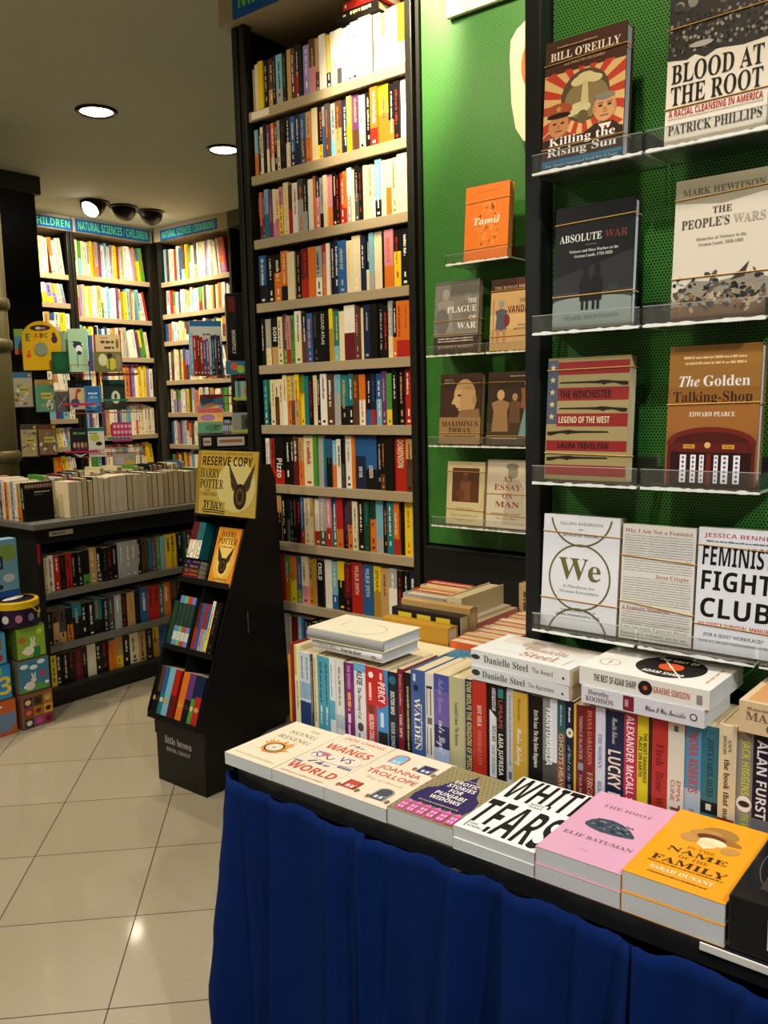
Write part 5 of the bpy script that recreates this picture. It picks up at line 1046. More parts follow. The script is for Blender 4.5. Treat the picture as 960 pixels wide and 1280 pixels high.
def f_absolute(A, W, H):
    A.rect(0, 0, W, H, '0d0d0d'); A.rect(0, 0, W, H * .42, '343634'); A.poly([(0, H * .42), (W, H * .60), (W, H * .3), (0, H * .3)], '262726'); A.rect(0, 0, W, H * .22, '7f8a84'); A.ell(W * .5, H * .22, W * .5, H * .04, '7f8a84', 20)
    A.text('ABSOLUTE', W * .06, H * .71, H * .06, 'cfcfc8', 'r', 'l', W * .54); A.text('WAR', W * .64, H * .71, H * .06, '6a2f24', 'r', 'l', W * .28); A.rect(W * .4, H * .675, W * .14, .0008, '8a8a84')
    A.text('Violence and Mass Warfare in the', W * .5, H * .62, H * .022, 'c8c8c0', 'r', 'c', W * .62); A.text('German Lands, 1792-1820', W * .5, H * .58, H * .022, 'c8c8c0', 'r', 'c', W * .48)
    for x in (.42, .56):
        A.poly([(W * (x - .07), H * .22), (W * (x + .07), H * .22), (W * (x + .08), H * .36), (W * (x + .05), H * .42), (W * (x - .05), H * .42), (W * (x - .08), H * .36)], '0e0e0e'); A.ell(W * x, H * .44, W * .035, H * .03, '141414', 12); A.ell(W * x, H * .485, W * .042, H * .035, '0c0c0c', 12); A.rect(W * (x - .05), H * .15, W * .035, H * .08, '141414'); A.rect(W * (x + .01), H * .15, W * .035, H * .08, '141414')
    A.ell(W * .78, H * .30, W * .08, H * .04, '2f302f', 12); A.text('MARK HEWITSON', W * .5, H * .075, H * .034, '5a645e', 'r', 'c', W * .7)
def f_peoples(A, W, H):
    A.rect(0, 0, W, H, 'cfc6b4'); A.rect(0, H * .84, W, H * .16, '8f8468'); A.poly([(0, H * .84), (W * .5, H * .80), (W, H * .85), (W, H * .9), (0, H * .9)], '9a8f74'); A.rect(0, 0, W, H * .16, '6a503a')
    A.poly([(0, H * .14), (W * .2, H * .28), (W * .5, H * .26), (W * .8, H * .30), (W, H * .26), (W, H * .1), (0, H * .1)], '8a8272'); r = random.Random(5)
    for k in range(150):
        x = r.uniform(.03, .96); y = r.triangular(.03, .32, .16); A.ell(W * x, H * y, W * r.uniform(.012, .05), H * r.uniform(.006, .018), r.choice(['2c2a26', '5a4632', '7a6448', '3a3f44', 'a08a64', '1e1c1a', '8a5a3a', 'b0a084'] if y < .2 else ['2c2a26', '3a3f44', '1e1c1a', '5a5048', '8a8478']), 8, r.uniform(-1.2, 1.2)); A.l -= A.step * .93
    A.poly([(W * .62, H * .26), (W * .80, H * .38), (W * .76, H * .28)], '3a3630')
    A.text('MARK HEWITSON', W * .5, H * .885, H * .045, '5a513c', 'r', 'c', W * .84); A.text('THE', W * .5, H * .74, H * .045, '4a4234', 'r', 'c', W * .2); A.text("PEOPLE'S", W * .08, H * .65, H * .062, '4a4234', 'r', 'l', W * .50); A.text('WARS', W * .62, H * .65, H * .062, 'a09a8c', 'r', 'l', W * .32)
    A.text('Memories of Violence in the', W * .5, H * .56, H * .02, '7a7262', 'r', 'c', W * .52); A.text('German Lands, 1820-1888', W * .5, H * .52, H * .02, '7a7262', 'r', 'c', W * .46)
def rifle(A, x0, x1, y, h, flip=False):
    p = [(0, .45), (.02, .62), (.55, .66), (.62, .78), (.72, .72), (.80, .62), (1, .50), (1, .05), (.93, .02), (.80, .36), (.70, .30), (.66, .12), (.62, .30), (.45, .40)]
    if flip: p = [(1 - a, b) for a, b in p][::-1]
    A.poly([(x0 + (x1 - x0) * a, y + h * b) for a, b in p][::-1], '241a14')
def f_winchester(A, W, H):
    A.rect(0, 0, W, H, '9c8c5c')
    for y, h in ((.86, .105), (.65, .105), (.44, .105), (.24, .085), (.04, .085)): A.rect(W * (.13 if y > .4 else .01), H * y, W * (.86 if y > .4 else .98), H * h, '8a2422')
    A.rect(0, H * .46, W * .13, H * .52, '4c5364')
    for k in range(5):
        cx, cy = W * .065, H * (.52 + k * .1); A.poly([(cx + W * (.04 if q % 2 == 0 else .017) * math.cos(PI / 2 + q * PI / 5), cy + W * (.04 if q % 2 == 0 else .017) * math.sin(PI / 2 + q * PI / 5)) for q in range(10)], 'c9b87a')
    rifle(A, W * .15, W * .98, H * .765, H * .06); rifle(A, W * .15, W * .98, H * .555, H * .06); rifle(A, W * .02, W * .78, H * .365, H * .06, True); rifle(A, W * .02, W * .78, H * .155, H * .06, True)
    A.text('THE WINCHESTER', W * .16, H * .672, H * .058, '1e1a16', 'b', 'l', W * .63); A.text('LEGEND OF THE WEST', W * .16, H * .468, H * .05, 'd8cfa8', 'b', 'l', W * .62); A.text('LAURA TREVELYAN', W * .16, H * .262, H * .045, '1e1a16', 'b', 'l', W * .62)
def f_golden(A, W, H):
    A.rect(0, 0, W, H, '8a5a22'); A.rect(0, H * .7, W, H * .3, '9a6a2c'); A.rect(0, H * .38, W, H * .2, '96602a')
    A.words(W * .16, H * .905, W * .68, H * .018, 'd8b888', random.Random(2)); A.words(W * .18, H * .865, W * .66, H * .018, 'd8b888', random.Random(3))
    A.text('The', W * .12, H * .71, H * .075, 'efe8dc', 'j', 'l', W * .23); A.text('Golden', W * .39, H * .71, H * .075, 'efe8dc', 'r', 'l', W * .50); A.text('Talking-Shop', W * .06, H * .60, H * .072, '2e1a0e', 'r', 'l', W * .86); A.text('EDWARD PEARCE', W * .5, H * .495, H * .032, 'e8dcc8', 'r', 'c', W * .5)
    A.ell(W * .5, H * .30, W * .49, H * .12, '6a1f16', 36, 0, 0, 180); A.ell(W * .5, H * .30, W * .42, H * .085, '4a140e', 36, 0, 0, 180); A.rect(W * .02, 0, W * .96, H * .305, '5a1a12'); A.rect(W * .06, 0, W * .88, H * .24, '2a0d0a')
    A.rect(W * .2, H * .265, W * .13, H * .03, 'c8902f'); A.rect(W * .63, H * .265, W * .13, H * .03, 'c8902f'); A.text('NOES', W * .265, H * .273, H * .014, '2a1a0c', 's', 'c', W * .08); A.text('AYES', W * .695, H * .273, H * .014, '2a1a0c', 's', 'c', W * .08); A.ell(W * .47, H * .29, W * .035, H * .022, 'd8a86a', 14)
    A.rect(W * .465, 0, W * .05, H * .23, '6a1f16')
    for x, w in ((.17, .07), (.29, .06), (.39, .05), (.55, .045), (.63, .075), (.76, .07)):
        A.rect(W * x, H * .02, W * w, H * .2, 'e6e8ec')
        for q in range(6): A.ell(W * (x + w / 2), H * (.04 + q * .032), W * w * .22, H * .01, ['3a4a7a', 'a03a4a'][q % 2], 8)
def f_we(A, W, H):
    A.rect(0, 0, W, H, 'dfe0e4'); g = '6a6438'
    A.ring(W * .5, H * .46, W * .41, W * .41, W * .024, g); A.ring(W * .5, H * 1.02, W * .41, W * .41, W * .024, g, 190, 350); A.ring(W * .5, H * -.10, W * .41, W * .41, W * .024, g, 15, 165)
    A.text('GILLIAN ANDERSON', W * .5, H * .915, H * .026, '4a4a44', 's', 'c', W * .56); A.text('AND', W * .5, H * .872, H * .014, '4a4a44', 's', 'c', W * .07); A.text('JENNIFER NADEL', W * .5, H * .815, H * .026, '4a4a44', 's', 'c', W * .48)
    A.text('We', W * .5, H * .44, H * .19, g, 'r', 'c', W * .56, 4)
    A.text('A Manifesto for', W * .5, H * .365, H * .026, '8a8a80', 's', 'c', W * .42); A.text('Women Everywhere', W * .5, H * .32, H * .026, '8a8a80', 's', 'c', W * .52); A.text('9 PRINCIPLES FOR A', W * .5, H * .155, H * .021, '5a5a54', 's', 'c', W * .46); A.text('MORE MEANINGFUL LIFE', W * .5, H * .115, H * .021, '5a5a54', 's', 'c', W * .58)
def f_whynot(A, W, H):
    A.rect(0, 0, W, H, 'd5d2ca'); r = random.Random(7)
    for k in range(44):
        y = H * (.02 + k * .0215)
        if k in (42, 43, 25, 26, 12, 13): continue
        A.words(W * .03, y, W * .94, H * (.009 if k > 6 else .015), '98948e', r, .9); A.l -= A.step
    A.l += A.step
    A.rect(W * .02, H * .925, W * .96, H * .05, 'd5d2ca'); A.text('Why I Am Not a Feminist', W * .03, H * .93, H * .034, 'a04a48', 'r', 'l', W * .93); A.rect(W * .45, H * .54, W * .53, H * .05, 'd5d2ca'); A.text('Jessa Crispin', W * .48, H * .55, H * .036, 'a04a48', 'r', 'l', W * .45); A.text('A Feminist Manifesto', W * .03, H * .26, H * .034, 'a04a48', 'r', 'l', W * .66)
    for q, s in enumerate(('I am not angry. I pose no threat.', 'Feminism is definitely not for me.')): A.rect(W * .02, H * (.085 - .055 * q), W * .96, H * .045, 'd5d2ca'); A.text(s, W * .03, H * (.095 - .055 * q), H * .028, '6a6660', 'r', 'l', W * .92)
def f_fight(A, W, H):
    A.rect(0, 0, W, H, 'dcdee4')
    A.text('JESSICA BENNETT', W * .07, H * .925, H * .032, 'b04a54', 'b', 'l', W * .95); A.words(W * .1, H * .885, W * .8, H * .014, '6a6a6a', random.Random(2))
    for s, y, w in (('FEMINIST', .70, .88), ('FIGHT', .50, .88), ('CLUB', .28, .88)): A.text(s, W * .06, H * y, H * .15, '131313', 'b', 'l', W * w, 2, .03)
    A.text('AN OFFICE SURVIVAL MANUAL', W * .5, H * .205, H * .032, 'b8442e', 'b', 'c', W * .92); A.text('(FOR A SEXIST WORKPLACE)*', W * .5, H * .125, H * .028, '2a2a2a', 's', 'c', W * .76); A.text('*BOOK IS 21 PER CENT MORE EXPENSIVE FOR MEN', W * .5, H * .075, H * .018, '3a3a3a', 's', 'c', W * .88)
DB = [  # row, x, W, H, T, cover, hard, art, label, bands (fractions, tilt)
    (0, -.8245, .159, .234, .030, '3f261c', 1, f_killing, 'hardback with red sun rays and two men, top ledge by the black post', ((.82, .004), (.17, .002))),
    (0, -.590, .166, .248, .028, 'e6ded0', 1, f_blood, 'hardback with a dark crowd photo above tall black capitals, top ledge', ((.78, .003), (.25, .002))),
    (1, -.802, .157, .227, .024, '0b0b0b', 1, f_absolute, 'black hardback with two dark soldiers in snow on the second ledge row', ((.86, .004), (.27, .001))),
    (1, -.573, .160, .238, .028, 'b9b09c', 1, f_peoples, 'stone coloured hardback with a battle scene on the second ledge row', ((.86, .006), (.30, .001))),
    (2, -.818, .168, .234, .026, 'a8986a', 0, f_winchester, 'red and tan striped flag cover with four rifles', ((.90, .002), (.22, -.003))),
    (2, -.578, .156, .243, .030, '7f5220', 1, f_golden, 'golden brown hardback with a dark red ballot cabinet', ((.58, .003),)),
    (3, -.8262, .160, .224, .026, 'd9dade', 0, f_we, 'white paperback with interlocking olive rings on the bottom ledge', ((.85, -.003), (.26, -.003))),
    (3, -.6605, .137, .216, .022, 'd2cfc6', 0, f_whynot, 'paperback covered all over in lines of grey print, bottom ledge', ((.73, -.006), (.33, -.012))),
    (3, -.519, .135, .220, .026, 'd9dbe0', 0, f_fight, 'white paperback with giant black hand lettering on the bottom ledge', ((.86, -.004), (.22, -.004)))]
for row, x, W, H, T, c, hd_, fn, lab, bd in DB:
    cover_book('face_out_book', lab, W, H, T, c, lean(x, PY - .092, ROWZ[row] + .0008 + T * math.sin(math.radians(4.5)), 4.5), fn, None, bool(hd_), PAGEW if hd_ else PAGEE, [(H * a, b) for a, b in bd])

# ------------------------------------------------------------------ green panel bay between bookcase and display wall
QY = 2.447
mp = thing('green_panel_bay', 'green perforated panel bay between the tall bookcase and the black post', 'display wall', (-1.35, 2.5, 0))
mb = MB(); mb.box(-1.779, -.92, QY, QY + .004, .997, CEIL - .004, GREEN); ch(mb, 'perforated_panel', mp)
mb = MB(); mb.box(-1.793, -1.780, QY - .012, QY + .02, .94, CEIL - .004, mat('0d0d0d', .5)); ch(mb, 'frame_channel', mp)
mb = MB(); mb.bbox(-1.779, -.92, QY - .03, QY + .02, .742, .99, mat('1a1b1c', .3), .004); ch(mb, 'lower_panel', mp)
mb = MB(); mb.box(-1.794, -.92, QY + .03, 2.825, .002, CEIL - .004, DARK); ch(mb, 'carcass', mp)
MZ = [1.92, 1.641, 1.351, 1.088]
for x0, x1, z, lab in ((-1.59, -1.368, MZ[0], 'clear ledge under the orange book'), (-1.671, -1.455, MZ[1], 'clear ledge under the grey carved figures book'), (-1.444, -1.228, MZ[1], 'clear ledge under the Roman soldier book'), (-1.667, -1.469, MZ[2], 'clear ledge under the stone head book'),
                       (-1.462, -1.255, MZ[2], 'clear ledge under the painting-cover book'), (-1.66, -1.422, MZ[3], 'clear ledge under the cream framed picture book'), (-1.415, -1.211, MZ[3], 'clear ledge under the pale statue book')):
    ledge(lab + ' in the green bay', x0 - .007, x1 - .002, QY, z, .135, 'clear ledges in the green bay', .026, 'none')
def f_tamil(A, W, H):
    A.rect(0, 0, W, H, 'e07412'); r = random.Random(3)
    for k in range(70):
        a = r.uniform(0, 6.28); q = r.uniform(0, 1) ** .5; A.ell(W * (.5 + .30 * q * math.cos(a)), H * (.52 + .30 * q * math.sin(a) - .04), W * r.uniform(.02, .06), H * r.uniform(.015, .04), 'e68a34', 9, r.uniform(0, 3)); A.l -= A.step
    A.l += A.step; A.text('Tamil', W * .5, H * .48, H * .09, 'f6ece0', 'j', 'c', W * .6, 3); A.words(W * .25, H * .9, W * .5, H * .016, 'c05a10', r)
def figure(A, x, y, s, cloth, skin='c89a70'):
    A.poly([(x - .22 * s, y), (x + .22 * s, y), (x + .18 * s, y + .45 * s), (x + .24 * s, y + .66 * s), (x, y + .74 * s), (x - .24 * s, y + .66 * s), (x - .18 * s, y + .45 * s)], cloth); A.ell(x, y + .84 * s, .1 * s, .12 * s, skin, 14)
def f_plague(A, W, H):
    A.rect(0, 0, W, H, '5f5e5c'); A.rect(0, H * .2, W, H * .75, '7b7a76'); r = random.Random(5); A.rect(0, 0, W, H * .24, '3a2c26'); figure(A, W * .25, H * .3, H * .62, '8f8d88', '9a9892'); A.ell(W * .18, H * .45, W * .16, H * .18, '6a6966', 18); figure(A, W * .75, H * .35, H * .5, '6f6e6a', '848280')
    for i, (s, w) in enumerate((('THE', .2), ('PLAGUE', .66), ('OF', .16), ('WAR', .42))): A.text(s, W * .95, H * (.68 - i * .115), H * (.06 if i in (0, 2) else .085), 'e8e4dc', 'r', 'r', W * w)
    A.words(W * .1, H * .2, W * .8, H * .018, 'c8c0b4', r); A.words(W * .1, H * .165, W * .8, H * .018, 'c8c0b4', r); A.text('JENNIFER T. ROBERTS', W * .5, H * .075, H * .034, 'd0a890', 'r', 'c', W * .8)
def f_vandal(A, W, H):
    A.rect(0, 0, W, H, 'c4a06a'); A.rect(0, H * .82, W, H * .18, '4a2618'); A.text('THE ROMAN EMPIRE', W * .5, H * .86, H * .04, 'd8c09a', 'r', 'c', W * .85); A.rect(0, H * .3, W, H * .2, 'd0b07c')
    figure(A, W * .24, H * .28, H * .42, '4a5568', 'b88a64'); A.rect(W * .14, H * .10, W * .07, H * .2, 'b08060'); A.rect(W * .28, H * .10, W * .07, H * .2, 'b08060'); A.ell(W * .24, H * .66, W * .07, H * .045, '8a9098', 12); A.rect(W * .06, H * .1, W * .012, H * .62, '5a4a34'); A.ell(W * .36, H * .42, W * .07, H * .09, '7a2a20', 14)
    A.text('THE', W * .7, H * .66, H * .05, '6a3a20', 'r', 'c', W * .16); A.text('VANDALS', W * .38, H * .52, H * .095, '5a2818', 'b', 'l', W * .58); A.text('SIMON', W * .7, H * .33, H * .03, '4a2a1a', 's', 'c', W * .2); A.text('MACDOWALL', W * .7, H * .28, H * .03, '4a2a1a', 's', 'c', W * .36)
def f_maxim(A, W, H):
    A.rect(0, 0, W, H, '3f2a1c'); A.ell(W * .6, H * .68, W * .26, H * .24, 'c8a878', 26); A.ell(W * .68, H * .62, W * .2, H * .2, 'b8946a', 24); A.poly([(W * .34, H * .66), (W * .28, H * .57), (W * .38, H * .56)], 'c8a878'); A.ell(W * .47, H * .69, W * .05, H * .016, '3a2a1c', 10); A.rect(W * .36, H * .50, W * .12, H * .014, '5a3a28'); A.ell(W * .84, H * .62, W * .05, H * .07, 'a8845c', 12); A.poly([(W * .5, H * .48), (W * .95, H * .5), (W, H * .3), (W * .4, H * .32)], '8a6a48')
    A.text('PAUL N', W * .1, H * .9, H * .025, 'd0c0a8', 's', 'l', W * .2); A.text('PEARSON', W * .1, H * .86, H * .025, 'd0c0a8', 's', 'l', W * .24); A.rect(0, 0, W, H * .38, '9a7a52'); A.text('MAXIMINUS', W * .5, H * .25, H * .075, '2a1a10', 'r', 'c', W * .88); A.text('THRAX', W * .5, H * .15, H * .08, '2a1a10', 'r', 'c', W * .56); A.words(W * .12, H * .1, W * .76, H * .016, '4a3420', random.Random(1))
def f_paint(A, W, H):
    A.rect(0, 0, W, H, '3a2c20'); A.rect(0, 0, W, H * .3, '4a3a2a'); figure(A, W * .3, H * .18, H * .6, '9a7a54', 'c8a078'); figure(A, W * .62, H * .3, H * .42, '6a4a34', 'b08a64'); A.poly([(W * .72, H * .12), (W, H * .12), (W, H * .55), (W * .84, H * .5)], '6f9a98'); figure(A, W * .88, H * .5, H * .4, '8a5a3a', 'c89a74'); A.words(W * .1, H * .08, W * .6, H * .016, 'c0b098', random.Random(4)); A.words(W * .5, H * .93, W * .4, H * .014, 'c0b098', random.Random(5))
def f_moses(A, W, H):
    A.rect(0, 0, W, H, 'cfc296'); A.ring(W * .5, H * .5, W * .47, H * .48, .0008, '8a7a54'); A.rect(W * .14, H * .36, W * .72, H * .54, '5a3824'); figure(A, W * .5, H * .38, H * .46, '7a4e34', 'a87a58'); A.ell(W * .5, H * .74, W * .07, H * .07, '6a4430', 14); A.ell(W * .38, H * .48, W * .12, H * .09, '6a4028', 12); A.text('MOSES', W * .5, H * .22, H * .055, 'a08a54', 'r', 'c', W * .46); A.words(W * .15, H * .14, W * .7, H * .014, 'a0946c', random.Random(6)); A.words(W * .25, H * .07, W * .5, H * .014, 'a0946c', random.Random(7))
def f_essay(A, W, H):
    A.rect(0, 0, W, H, 'd3c8b0'); A.ell(W * .62, H * .82, W * .12, H * .10, '9a9280', 18); A.poly([(W * .4, H * .05), (W * .95, H * .05), (W * .9, H * .6), (W * .75, H * .72), (W * .5, H * .7)], 'b4aa94'); A.ell(W * .6, H * .9, W * .15, H * .05, '8a8272', 16)
    for i, (s, w) in enumerate((('AN', .22), ('ESSAY', .64), ('ON', .24), ('MAN', .58))): A.text(s, W * .5, H * (.68 - i * .125), H * .085, '8a3a26', 'r', 'c', W * w)
    A.words(W * .12, H * .2, W * .7, H * .02, '8a7a64', random.Random(3)); A.text('Alexander Pope', W * .48, H * .13, H * .03, '7a6a54', 'x', 'c', W * .5)
for x, z, W, H, T, c, hd_, fn, lab, bd in (
    (-1.549, MZ[0], 0.158, 0.229, .026, 'd86c10', 1, f_tamil, 'orange hardback alone on the highest ledge', ((.78, .003), (.16, .003))),
    (-1.671, MZ[1], 0.17, 0.231, .026, '4a4846', 1, f_plague, 'grey hardback with carved stone figures', ((.45, .004), (.27, .0))),
    (-1.457, MZ[1], 0.162, 0.218, .024, '4a2618', 1, f_vandal, 'tan book with a standing Roman soldier', ((.84, .0), (.2, .0))),
    (-1.654, MZ[2], 0.159, 0.227, .026, '3a2a1e', 1, f_maxim, 'brown hardback with a large bald stone head', ((.86, .0), (.16, .0))),
    (-1.471, MZ[2], 0.159, 0.227, .024, '32261c', 1, f_paint, 'dark hardback with a painted group beside the stone head book', ((.86, .0), (.12, .0))),
    (-1.63, MZ[3], 0.145, 0.206, .020, 'cfc296', 0, f_moses, 'cream book with a framed brown picture on the lowest ledge', ((.84, .0), (.25, -.004))),
    (-1.475, MZ[3], 0.151, 0.216, .022, 'd3c8b0', 0, f_essay, 'pale book with red capitals and a standing statue', ((.5, .0), (.2, -.004)))):
    cover_book('face_out_book', lab + ' in the green bay', W, H, T, c, lean(x, QY - .108, z + .0008 + T * math.sin(math.radians(5)), 5), fn, None, bool(hd_), PAGEE, [(H * a, b) for a, b in bd])
mb = MB(); mb.bbox(-1.664, -1.342, QY - .022, QY - .006, 2.702, 3.02, mat('efe9d6', .5), .002); A = Art(mb, (-1.664, QY - .022, 2.702), (1, 0, 0), (0, 0, 1)); A.ring(.149, .145, .118, .118, .026, 'c8281e'); A.stroke([(.07, .225), (.228, .065)], .024, 'c8281e')
o = mb.build('notice_board'); tag(o, 'white square notice with a red ring high on the green bay', 'sign')
prof = [(0.059, 0), (0.108, 0.013), (0.135, 0.054), (0.149, 0.13), (0.154, 0.26), (0.151, 0.308), (0.13, 0.335), (0.065, 0.373), (0.049, 0.406), (0.043, 0.508), (0.05, 0.53), (0, 0.535)]
prof = [(a, b) for a, b in prof] + [(-a, b) for a, b in prof[-2::-1]]
mb = MB(); mb.prism([(-1.263 + a, 2.255 + b) for a, b in prof], QY - .045, QY - .035, mat('e9e0c0', .5), lambda a, b, d: (a, d, b))
A = Art(mb, (-1.263, QY - .045, 2.255), (1, 0, 0), (0, 0, 1)); A.ring(-.055, .225, .06, .085, .016, 'd07a34', 40, 330); A.ring(-.055, .225, .038, .052, .01, 'd07a34'); A.ell(-.055, .225, .016, .026, 'd07a34', 14); A.words(-.09, .03, .07, .006, 'b0a890', random.Random(2))
for s in (-.03, .03): mb.box(-1.263 + s, -1.259 + s, QY - .035, QY - .001, 2.53, 2.534, STEEL)
o = mb.build('bottle_cutout'); tag(o, 'cream bottle shaped board with an orange swirl, half behind the black post', 'sign')

# ------------------------------------------------------------------ books packed on the table inside the recess
rz_ = TZ + .0004
def box_book(label, x0, x1, y0, y1, z0, T, c, hard=True, front=None, name='flat_book', page=PAGEE):
    return cover_book(name, label, x1 - x0, y1 - y0, T, c, flat(x0, y0, z0, T), front, None, hard, page)
def f_pattern(A, W, H):
    A.rect(0, 0, W, H, '3f7f9a'); r = random.Random(2)
    for k in range(40): A.ring(W * r.uniform(.06, .94), H * r.uniform(.06, .94), .012, .012, .002, '1f4a6a', r.uniform(0, 180), r.uniform(200, 380), 10); A.l -= A.step
    A.l += A.step
    for k in range(6): A.ell(W * r.uniform(.1, .9), H * r.uniform(.1, .9), .006, .006, 'e0c060', 8)
def f_plain(A, W, H): A.words(W * .2, H * .3, W * .5, .006, 'b09a6a', random.Random(3)); A.words(W * .25, H * .55, W * .4, .004, 'b09a6a', random.Random(4))
for q, (c, T) in enumerate((('b', .05), ('u', .05), ('e', .045))):
    box_book(f'{("blue", "brown", "cream")[q]} flat book in the recess, {ordinal(q)} from the table under the patterned one', -1.13, -.935, 1.548, 1.665, rz_ + (0, .0504, .1008)[q], T, PAL[c])
box_book('blue patterned flat book behind the spine row in the recess', -1.13, -.935, 1.548, 1.668, rz_ + .1462, .02, '3f7f9a', True, f_pattern)
for q, (c, T) in enumerate((('t', .055), ('e', .055), ('w', .03))):
    box_book(f'{("teal", "cream", "white")[q]} flat book in the recess, {ordinal(q)} from the table below the wide cream one', -1.40, -1.145, 1.552, 1.672, rz_ + (0, .0554, .1108)[q], T, PAL[c])
box_book('wide cream flat book on the recess pile beside the mustard one', -1.405, -1.14, 1.550, 1.674, rz_ + .1412, .022, 'e6d9b0', False, f_plain)
def upend(label, x0, x1, y0, T, z0, W, c, hard=True, front=None, name='upright_book'):
    # standing on its fore-edge with the spine up, cover towards -y
    H = x1 - x0
    M = Matrix.Translation((x1, y0, z0 + W)) @ Matrix(((0, 0, -1, 0), (0, 1, 0, 0), (-1, 0, 0, 0), (0, 0, 0, 1)))
    return cover_book(name, label, W, H, T, c, M, front, None, hard, PAGEE)
upend('mustard hardback on edge in the recess behind the cream flat book', -1.375, -1.170, 1.682, .042, rz_, .205, 'b58428')
def f_yel(A, W, H):
    for k in range(3): A.rect(W * .04, H * (.14 + k * .28), W * .16, H * .2, 'd8c030')
upend('black book with yellow patches on edge in the recess', -1.385, -1.170, 1.735, .036, rz_, .222, '1c1b1a', False, f_yel)
upend('tan topped dark book on edge behind the yellow patched one', -1.385, -1.168, 1.776, .034, rz_, .235, 'b8935a')
def f_con(A, W, H):
    A.text('CONFESSIONS', W * .30, H * .95, W * .10, '3a3834', 'r', 'l', H * .7, 2, 0, -PI / 2); A.rect(W * .62, H * .05, W * .3, H * .3, '2a2826')
cover_book('upright_book', 'pale grey hardback with capitals up its cover in the recess', .135, .235, .038, 'a3a19b', Matrix.Translation((-1.425, 1.835, rz_)), f_con, None, True, PAGEE)
for q, (c, h, l) in enumerate((('d0622a', .238, 'orange'), ('dcc48c', .243, 'cream'), ('c2483c', .247, 'coral red'))):
    cover_book('upright_book', f'{l} hardback standing behind the pale grey one in the recess, {ordinal(q)} behind', .138, h, .03, c, Matrix.Translation((-1.42, 1.876 + q * .0325, rz_)), None, None, True, PAGEE)
x = -1.275
rr = random.Random(41)
for q, (w, h, c, l) in enumerate(((.046, .245, 'd6caa4', 'tall cream hardback'), (.022, .19, 'e6e2da', 'white paperback'), (.022, .185, 'd8a4a0', 'pink paperback'), (.048, .252, 'bda06c', 'tall tan hardback'), (.03, .195, 'dccc9c', 'cream paperback'), (.012, .20, '1c1b1a', 'thin black paperback'))):
    o = spine_book('deep_book', w, h, .21, c, c, 'k' if q in (0, 3) else '-', rr, hard=q in (0, 3)); o.location = (x, 1.83 if x < -1.16 - w else 2.045, rz_); x += w + .0008
    tag(o, f'{l} end-on in the recess, {ordinal(q)} from the coral red one', 'book')
for q, (w, h, c, l) in enumerate(((.034, .18, 'ded2b4', 'cream'), (.036, .19, '6a4030', 'brown'), (.03, .175, 'c23a2a', 'red'))):
    o = spine_book('deep_book', w * .55, h, .15, c, c, '-', rr); o.location = (x, 2.06, rz_); x += w * .55 + .0008
    tag(o, f'{l} paperback end-on deep in the recess beside the black post, {ordinal(q)} along', 'book')
y = 1.675
for q in range(13):
    o = spine_book('orange_classic', .0262, .181 + .002 * (q % 3), .125, 'd9612a', 'd9612a', 'e', rr); o.rotation_euler = (0, 0, -PI / 2); o.location = (-1.158 + .002 * (q % 2), y + .0262, rz_)
    tag(o, f'orange paperback of one series in the recess, {ordinal(q)} back from the patterned book', 'book', 'orange series paperbacks in the recess'); y += .0270

# ------------------------------------------------------------------ pipe column, wire spinner racks and what they hold
mb = MB(); PIPE = mat('5e5636', .45, .3)
prof = [(.09, 0), (.09, CEIL - .003)]
mb.lathe(prof, PIPE, -4.865, 2.505, 28)
for z in (1.225, 1.86, 2.09):
    mb.lathe([(.091, z - .035), (.103, z - .025), (.106, z), (.103, z + .025), (.091, z + .035)], PIPE, -4.865, 2.505, 28, cap=False)
struct('column_pipe', mb, True)
WIRE = mat('7a1f2a', .4, .3); WIREG = mat('2f7a5a', .4); WIREK = mat('3a3a38', .4, .5)
def spinner(label, x, y, z0, z1, tiers, r, wire, group=None):
    t = thing('spinner_rack', label, 'rack', (x, y, z0))
    mb = MB(); mb.lathe([(.20, 0), (.20, .012), (.03, .03)], WIREK, n=28); mb.build('base', t, True)
    mb = MB(); mb.lathe([(.013, .02), (.013, z1 - z0)], WIREK, n=12); mb.build('pole', t, True)
    for z in tiers:
        for k in range(3):
            a = k * PI / 2 - .575; ux, uy = -math.sin(a), math.cos(a); nx, ny = math.cos(a), math.sin(a)
            P = lambda u, d, h: (nx * d + ux * u, ny * d + uy * u, z - z0 + h)
            mb = MB(); w = .17
            for h in (0, .055): mb.tube([P(-w, .03, h), P(-w, r, h), P(w, r, h), P(w, .03, h), P(-w, .03, h)], .0022, wire, 5)
            for u in (-w, -w * .33, w * .33, w): mb.tube([P(u, r, .055), P(u, r, 0), P(u, .03, 0)], .0018, wire, 5)
            mb.tube([P(0, .013, 0), P(0, .03, 0)], .0022, wire, 5)
            mb.build('wire_pocket', t)
    return t
spinner('wire spinner rack of picture books behind the counter, by the black column', -5.37, 3.50, .001, 2.05, (0.992, 1.165, 1.457, 1.722), .27, WIRE)
spinner('wire spinner rack with the tall black box, beyond the tall bookcase', -4.47, 3.94, .001, 2.1, (1.31, 1.50, 1.68), .26, WIRE)
VY = math.atan2(-3.0, 4.9)           # turned towards the aisle
def face(label, pos, art, c, T=.012, yaw=0, name='picture_book', cat='book', group=None, hard=True, tilt=0):
    x, y, z, W, H = pos
    rz = math.radians(57 + yaw)
    M = Matrix.Translation((x, y, z)) @ Matrix.Rotation(rz, 4, 'Z') @ Matrix.Rotation(-math.radians(tilt), 4, 'X') @ Matrix.Translation((-W / 2, 0, 0))
    return cover_book(name, label, W, H, T, c, M, art, None, hard, PAGEW, group=group, cat=cat)
